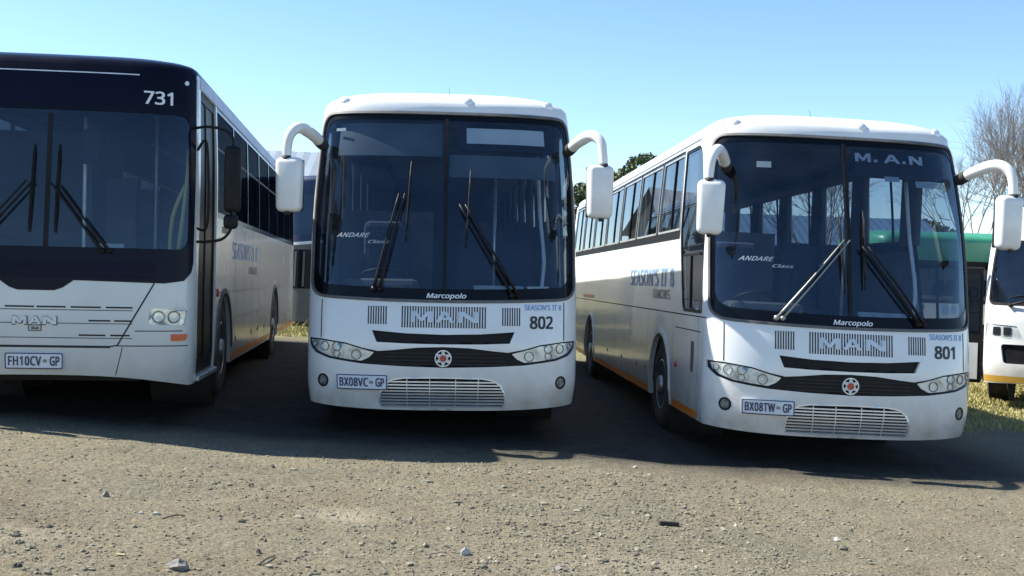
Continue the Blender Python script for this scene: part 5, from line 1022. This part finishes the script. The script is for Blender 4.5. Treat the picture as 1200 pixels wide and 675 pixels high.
# hill
def hill():
    xs = np.linspace(-500, 600, 90); ys = np.linspace(110, 700, 50); X, Y = np.meshgrid(xs, ys)
    H = 16*np.clip((Y-110)/240, 0, 1)**.8*(1+.3*np.sin(X*.013+1)+.15*np.sin(X*.04))*(.35+.65*np.clip((X+40)/90, 0, 1))-.6
    n, m = X.shape; i = np.arange((n-1)*(m-1)); a = (i//(m-1))*m+i % (m-1)
    me = bpy.data.meshes.new('hill'); me.from_pydata(np.stack([X, Y, H], -1).reshape(-1, 3).tolist(), [], np.stack([a, a+1, a+m+1, a+m], -1).tolist())
    o = new_obj('hill', me, noisy('dry_veld', (.15, .125, .07), (.07, .07, .035), .06, .95, detail=10), None, True); o['kind'] = 'structure'
hill()

# ------------------------------------------------------------------ trees
def leaf_cloud(blobs, n, size, mat, name, parent, seed, flat=.6):
    g = np.random.default_rng(seed); vl = []; fl = []
    wts = np.array([b[3]**2 for b in blobs]); wts = wts/wts.sum(); idx = g.choice(len(blobs), n, p=wts)
    for i in idx:
        x, y, z, r = blobs[i]; d = g.normal(size=3); d /= np.linalg.norm(d); rr = r*(.55+.5*g.random()**.6)
        c = np.array([x, y, z])+d*rr*np.array([1, 1, flat+.2])
        a = g.normal(size=3); a /= np.linalg.norm(a); b_ = np.cross(a, g.normal(size=3)); b_ /= np.linalg.norm(b_); s = size*(.5+g.random())
        k = len(vl); vl += [(c+a*s).tolist(), (c+b_*s*.5).tolist(), (c-a*s).tolist(), (c-b_*s*.5).tolist()]; fl.append([k, k+1, k+2, k+3])
    me = bpy.data.meshes.new(name); me.from_pydata(vl, [], fl); me.update(); return new_obj(name, me, mat, parent, False)
def branchy(bm, p, d, L, r, depth, g, tips=None):
    if depth == 0 or r < .0016: 
        if tips is not None: tips.append(p)
        return
    n = 4; pts = [p]; q = p.copy(); dd = d.copy()
    for k in range(n):
        dd = (dd+Vector(g.normal(0, .10, 3))+Vector((0, 0, .03))).normalized(); q = q+dd*L/n; pts.append(q.copy())
    add_tube(bm, pts, [r, r*.68], 5 if r > .03 else 3, False)
    m = 3 if depth > 2 else 4
    for k in range(m):
        t = .45+.55*(k+1)/m; pp = pts[min(n, int(round(t*n)))]
        ax = Vector(g.normal(size=3)).normalized(); nd = (dd+ax*(.55 if k < m-1 else .22)).normalized(); nd.z = max(nd.z, -.1)
        branchy(bm, pp, nd.normalized(), L*(.62+.2*g.random()), r*.58, depth-1, g, tips)
bark = noisy('bark', (.12, .10, .08), (.06, .05, .04), 6, .95); barkg = noisy('grey_bark', (.30, .27, .25), (.20, .18, .17), 6, .95)
leafm = noisy('evergreen_leaves', (.050, .080, .024), (.11, .135, .045), 1.5, .6, lo=.4, hi=.6)
def bare_tree(label, loc, h, seed, r=.13):
    g = np.random.default_rng(seed); t = thing('bare_tree', label, 'tree', loc, (0, 0, 0), 'bare winter trees on the right')
    bm = bmesh.new(); pts = [Vector((0, 0, -.2)), Vector((.05, 0, h*.15)), Vector((0, .05, h*.28))]; add_tube(bm, pts, [r, r*.8], 8, False); from_bm(bm, 'trunk', barkg, t, True)
    bm = bmesh.new()
    for k in range(4):
        a = 2*math.pi*k/4+g.random(); branchy(bm, pts[-1]-Vector((0, 0, .05*k)), Vector((.42*math.cos(a), .42*math.sin(a), 1)).normalized(), h*.30, r*.55, 7, g)
    from_bm(bm, 'crown', barkg, t, False)
bare_tree('bare branching tree right of the right-hand coach roof, the taller one at the picture edge', (16.0, 35.5, -.2), 6.9, 3, .10)
bare_tree('thin bare tree just right of the right-hand coach mirror', (14.5, 34.5, -.2), 6.3, 11, .09)
bare_tree('bare tree behind the right-hand coach, seen through its windscreen', (10.4, 38, -.2), 6.2, 5, .11)
bare_tree('bare tree standing furthest right beyond the small white bus', (18.6, 38, -.2), 6.8, 8, .10)
def leafy(label, loc, blobs, n, size, seed, group=None):
    t = thing('evergreen_tree', label, 'tree', loc, (0, 0, 0), group); bm = bmesh.new(); top = max(b[2] for b in blobs)
    add_tube(bm, [(0, 0, -.2), (.05, 0, top*.4), (0, .05, top*.8)], [.22, .15, .06], 8, False)
    for b in blobs: add_tube(bm, [(0, 0, top*.4), (b[0]*.5, b[1]*.5, (top*.4+b[2])/2), (b[0], b[1], b[2])], [.09, .05, .02], 5, False)
    from_bm(bm, 'trunk', bark, t, True); leaf_cloud(blobs, n, size, leafm, 'crown', t, seed)
leafy('dark evergreen tree showing over the roof of the right-hand coach', (5.1, 44, -.1), [(0, 0, 6.1, .85), (-.8, .2, 5.5, .8), (.75, -.2, 5.9, .8), (1.5, .3, 5.3, .7), (-1.2, 0, 4.9, .7), (.2, .4, 5.0, 1.1), (-.3, -.3, 3.7, 1.2), (1.0, 0, 3.9, 1.0)], 9000, .10, 4)
leafy('small evergreen tree seen between the middle coach and its mirror', (5.2, 85, -.1), [(0, 0, 8.4, 1.0), (-.7, 0, 7.6, .9), (.6, .2, 7.4, 1.0), (0, 0, 6.2, 1.4)], 4000, .14, 5)
for k, (x, y, h) in enumerate([(-36, 95, 8), (-24, 100, 6), (24, 96, 7), (38, 104, 8), (52, 100, 9), (64, 112, 9)]):
    g = np.random.default_rng(40+k); bl = [(g.normal(0, h*.2), g.normal(0, h*.2), h*(.45+.45*g.random()), h*.22) for _ in range(9)]
    leafy(['round evergreen tree far beyond the workshop shed, leftmost', 'low evergreen tree far beyond the workshop shed', 'evergreen tree far behind the right-hand coach', 'evergreen tree far beyond the small white bus', 'broad evergreen tree at the foot of the hill on the right', 'evergreen tree at the foot of the hill, outside the picture'][k], (x, y, -.2), bl, 4000, .28, 60+k, 'distant evergreen trees')

# ------------------------------------------------------------------ grass
def grass(name, label, rects, n, seed, hgt=.10):
    g = np.random.default_rng(seed); vl = []; fl = []; per = n//len(rects)
    for (x0, x1, y0, y1) in rects:
        for _ in range(per):
            x = x0+(x1-x0)*g.random(); y = y0+(y1-y0)*g.random()
            cl = math.sin(x*3.1+1)*math.cos(y*2.3)+.5*math.sin(x*7+y*5)
            if g.random() > (.62+.3*cl)*min(1, (y-y0)/1.6+.05+.2*math.sin(x*5)): continue
            z = float(gz(x, y))-.01; a = g.random()*6.28; h = hgt*(.4+g.random())*(1+.3*cl); w_ = .008+.010*g.random(); lx, ly = g.normal(0, .35*h, 2)
            dx, dy = math.cos(a)*w_, math.sin(a)*w_; k = len(vl)
            vl += [(x-dx, y-dy, z), (x+dx, y+dy, z), (x+lx*.5+dx*.6, y+ly*.5+dy*.6, z+h*.65), (x+lx, y+ly, z+h)]; fl += [[k, k+1, k+2], [k, k+2, k+3]]
    me = bpy.data.meshes.new(name); me.from_pydata(vl, [], fl); me.update()
    o = new_obj(name, me, noisy('grass_blades', (.26, .245, .075), (.44, .39, .17), 2.2, .8, lo=.35, hi=.65), None, False); o['kind'] = 'stuff'; o['label'] = label; o['category'] = 'grass'
    return o
def turf(label, rx, seed):
    pass
grass('grass', 'short yellow green grass beside the right-hand coach', [(4.9, 11.5, 13.4, 25)], 130000, 1, .05)
grass('grass', 'sunlit grass strip behind the navy-fronted bus', [(-7.5, -1.0, 23.5, 33)], 60000, 2, .07)
grass('grass', 'rough grass on the far ground behind the parked vehicles', [(-20, 30, 24, 60)], 60000, 3, .2)

# ------------------------------------------------------------------ gravel and loose stones
def stone_bm(bm, c, s, g, sub=1):
    r = bmesh.ops.create_icosphere(bm, subdivisions=sub, radius=1); vs = r['verts']
    rot = Euler(tuple(g.random(3)*6.28)).to_matrix(); sc = Vector(tuple(s*(.6+.7*g.random(3)))); sc.z *= .75
    for v in vs:
        k = 1+g.normal(0, .16); v.co = rot @ Vector((v.co.x*sc.x*k, v.co.y*sc.y*k, v.co.z*sc.z*k)); v.co = Vector((v.co.x, v.co.y, v.co.z*.8))+Vector(c)
def gravel():
    g = np.random.default_rng(9); n = 34000
    # icosahedron base
    bm = bmesh.new(); bmesh.ops.create_icosphere(bm, subdivisions=1, radius=1); bv = np.array([v.co[:] for v in bm.verts]); bf = np.array([[v.index for v in f.verts] for f in bm.faces]); bm.free()
    y = 4.6+4.7*g.random(n)**1.1; x = (g.random(n)*2-1)*(y*.52+.6)
    # denser where the real gravel lies: a band round the middle
    keep = g.random(n) < (.16+.75*np.exp(-((x-.6-.12*(y-6))/1.3)**2)+.30*np.clip(np.sin(x*1.7+y)*np.cos(y*2.1)+.5*np.sin(x*4.1+y*3), 0, 1)); x = x[keep]; y = y[keep]; n = len(x)
    s = .0045+.010*g.random(n)**4+.014*(g.random(n) > .986)
    z = gz(x, y)+.002
    for ss, a, ph in BUMPS: z = z+a*np.sin(x*ss+ph+1.7*np.sin(y*ss*.8+ph))*np.cos(y*ss*1.1+2*ph+np.sin(x*ss*.6))
    V = bv[None]*(1+g.normal(0, .18, (n, len(bv), 1)))*(s[:, None, None]*(.6+.8*g.random((n, 1, 3))))
    a = g.random(n)*6.28; ca, sa = np.cos(a)[:, None], np.sin(a)[:, None]
    V = np.stack([V[..., 0]*ca-V[..., 1]*sa, V[..., 0]*sa+V[..., 1]*ca, V[..., 2]*.75], -1)+np.stack([x, y, z], -1)[:, None]
    F = (bf[None]+np.arange(n)[:, None, None]*len(bv)).reshape(-1, 3)
    me = bpy.data.meshes.new('gravel'); me.from_pydata(V.reshape(-1, 3).tolist(), [], F.tolist()); me.update()
    o = new_obj('gravel', me, noisy('gravel_stone', (.09, .08, .055), (.28, .255, .185), 9, .9, lo=.3, hi=.7, detail=2), None, False)
    o['kind'] = 'stuff'; o['label'] = 'loose grey and brown gravel strewn over the dirt'; o['category'] = 'gravel'
gravel()
def at(px, py, z=None):
    """ground point under a pixel of the photograph (used once to place stones)"""
    f = FPX; a = px-600; b = py-337.5; c, s = math.cos(ROLL), math.sin(ROLL); X = c*a+s*b; Y = -s*a+c*b
    d = Vector((X/f, math.cos(PITCH)+Y/f*math.sin(PITCH)*1.0, math.sin(PITCH)-Y/f*math.cos(PITCH)))
    zz = 0.0
    for _ in range(6):
        k = (zz-1.55)/d.z; x, y = d.x*k, d.y*k; zz = float(gz(x, y))
        for ss, am, ph in BUMPS: zz += am*math.sin(x*ss+ph+1.7*math.sin(y*ss*.8+ph))*math.cos(y*ss*1.1+2*ph+math.sin(x*ss*.6))
    return Vector((x, y, zz))
stmats = [noisy('stone_grey', (.14, .13, .12), (.22, .21, .19), 30, .9), noisy('stone_pale', (.40, .38, .34), (.52, .50, .46), 30, .9), noisy('stone_dark', (.04, .035, .03), (.08, .07, .06), 30, .9)]
ST = [(208, 667, .045, 0, 'grey jagged stone at the bottom edge, the largest left of centre'), (545, 650, .030, 1, 'pale stone near the bottom edge below the middle coach'), (320, 548, .020, 2, 'small dark stone at the shadow edge left of the middle coach'), (182, 603, .018, 1, 'flat pale stone below the navy-fronted bus, nearer its middle'), (166, 602, .014, 1, 'flat pale chip just left of another pale stone below the navy-fronted bus'), (20, 664, .022, 2, 'dark stone in the bottom left corner'), (303, 648, .024, 2, 'dark stone near the bottom edge, right of the jagged grey stone'), (862, 617, .018, 1, 'small white stone in front of the right-hand coach'), (887, 614, .016, 2, 'small dark stone right of the white stone in front of the right-hand coach'), (690, 585, .018, 0, 'grey stone on the gravel right of the middle coach'), (744, 548, .022, 1, 'pale stone just beyond the shadow between the two coaches'), (541, 624, .016, 2, 'dark brown stone above the pale stone near the bottom edge'), (980, 634, .022, 1, 'pale flat stone in front of the right-hand coach, nearest the camera'), (655, 667, .022, 0, 'grey stone at the bottom edge right of centre')]
for px, py, s, mi, lb in ST:
    g = np.random.default_rng(px); bm = bmesh.new(); stone_bm(bm, (0, 0, 0), s, g, 2); o = from_bm(bm, 'stone', stmats[mi], None, False); p = at(px, py); o.location = (p.x, p.y, p.z+s*.25); tag(o, lb, 'stone', 'loose stones on the dirt')
p = at(784, 616); o = boxo('wood_offcut', (0, 0, 0), (.13, .035, .028), noisy('burnt_wood', (.02, .016, .013), (.05, .04, .03), 20, .9), None, .006); o.location = p+Vector((0, 0, .014)); o.rotation_euler = (0, R(3), R(8)); tag(o, 'short charred piece of wood lying on the dirt before the right-hand coach', 'wood')
for (x0, y0, x1, y1, lb) in ((190, 609, 217, 605, 'thin dark twig lying on the dirt below the navy-fronted bus'), (303, 663, 322, 653, 'thin twig by the dark stone near the bottom edge')):
    a = at(x0, y0); b = at(x1, y1); m_ = (a+b)/2; g = np.random.default_rng(x0)
    o = tube('twig', [a-m_+Vector((0, 0, .006)), Vector((0, .01, .014)), b-m_+Vector((0, 0, .006))], [.004, .005, .003], bark, None, 6, curve=4); o.location = m_; tag(o, lb, 'twig')
p = at(141, 651); o = boxo('leaf_litter', (0, 0, 0), (.045, .022, .005), principled('dry_yellow_leaf', (.34, .31, .15), .8), None, .002); o.location = p+Vector((0, 0, .006)); o.rotation_euler = (.1, .15, .3); tag(o, 'dry yellow leaf on the dirt near the bottom left', 'leaf')
scene.cycles.max_bounces = 8; scene.cycles.transparent_max_bounces = 16
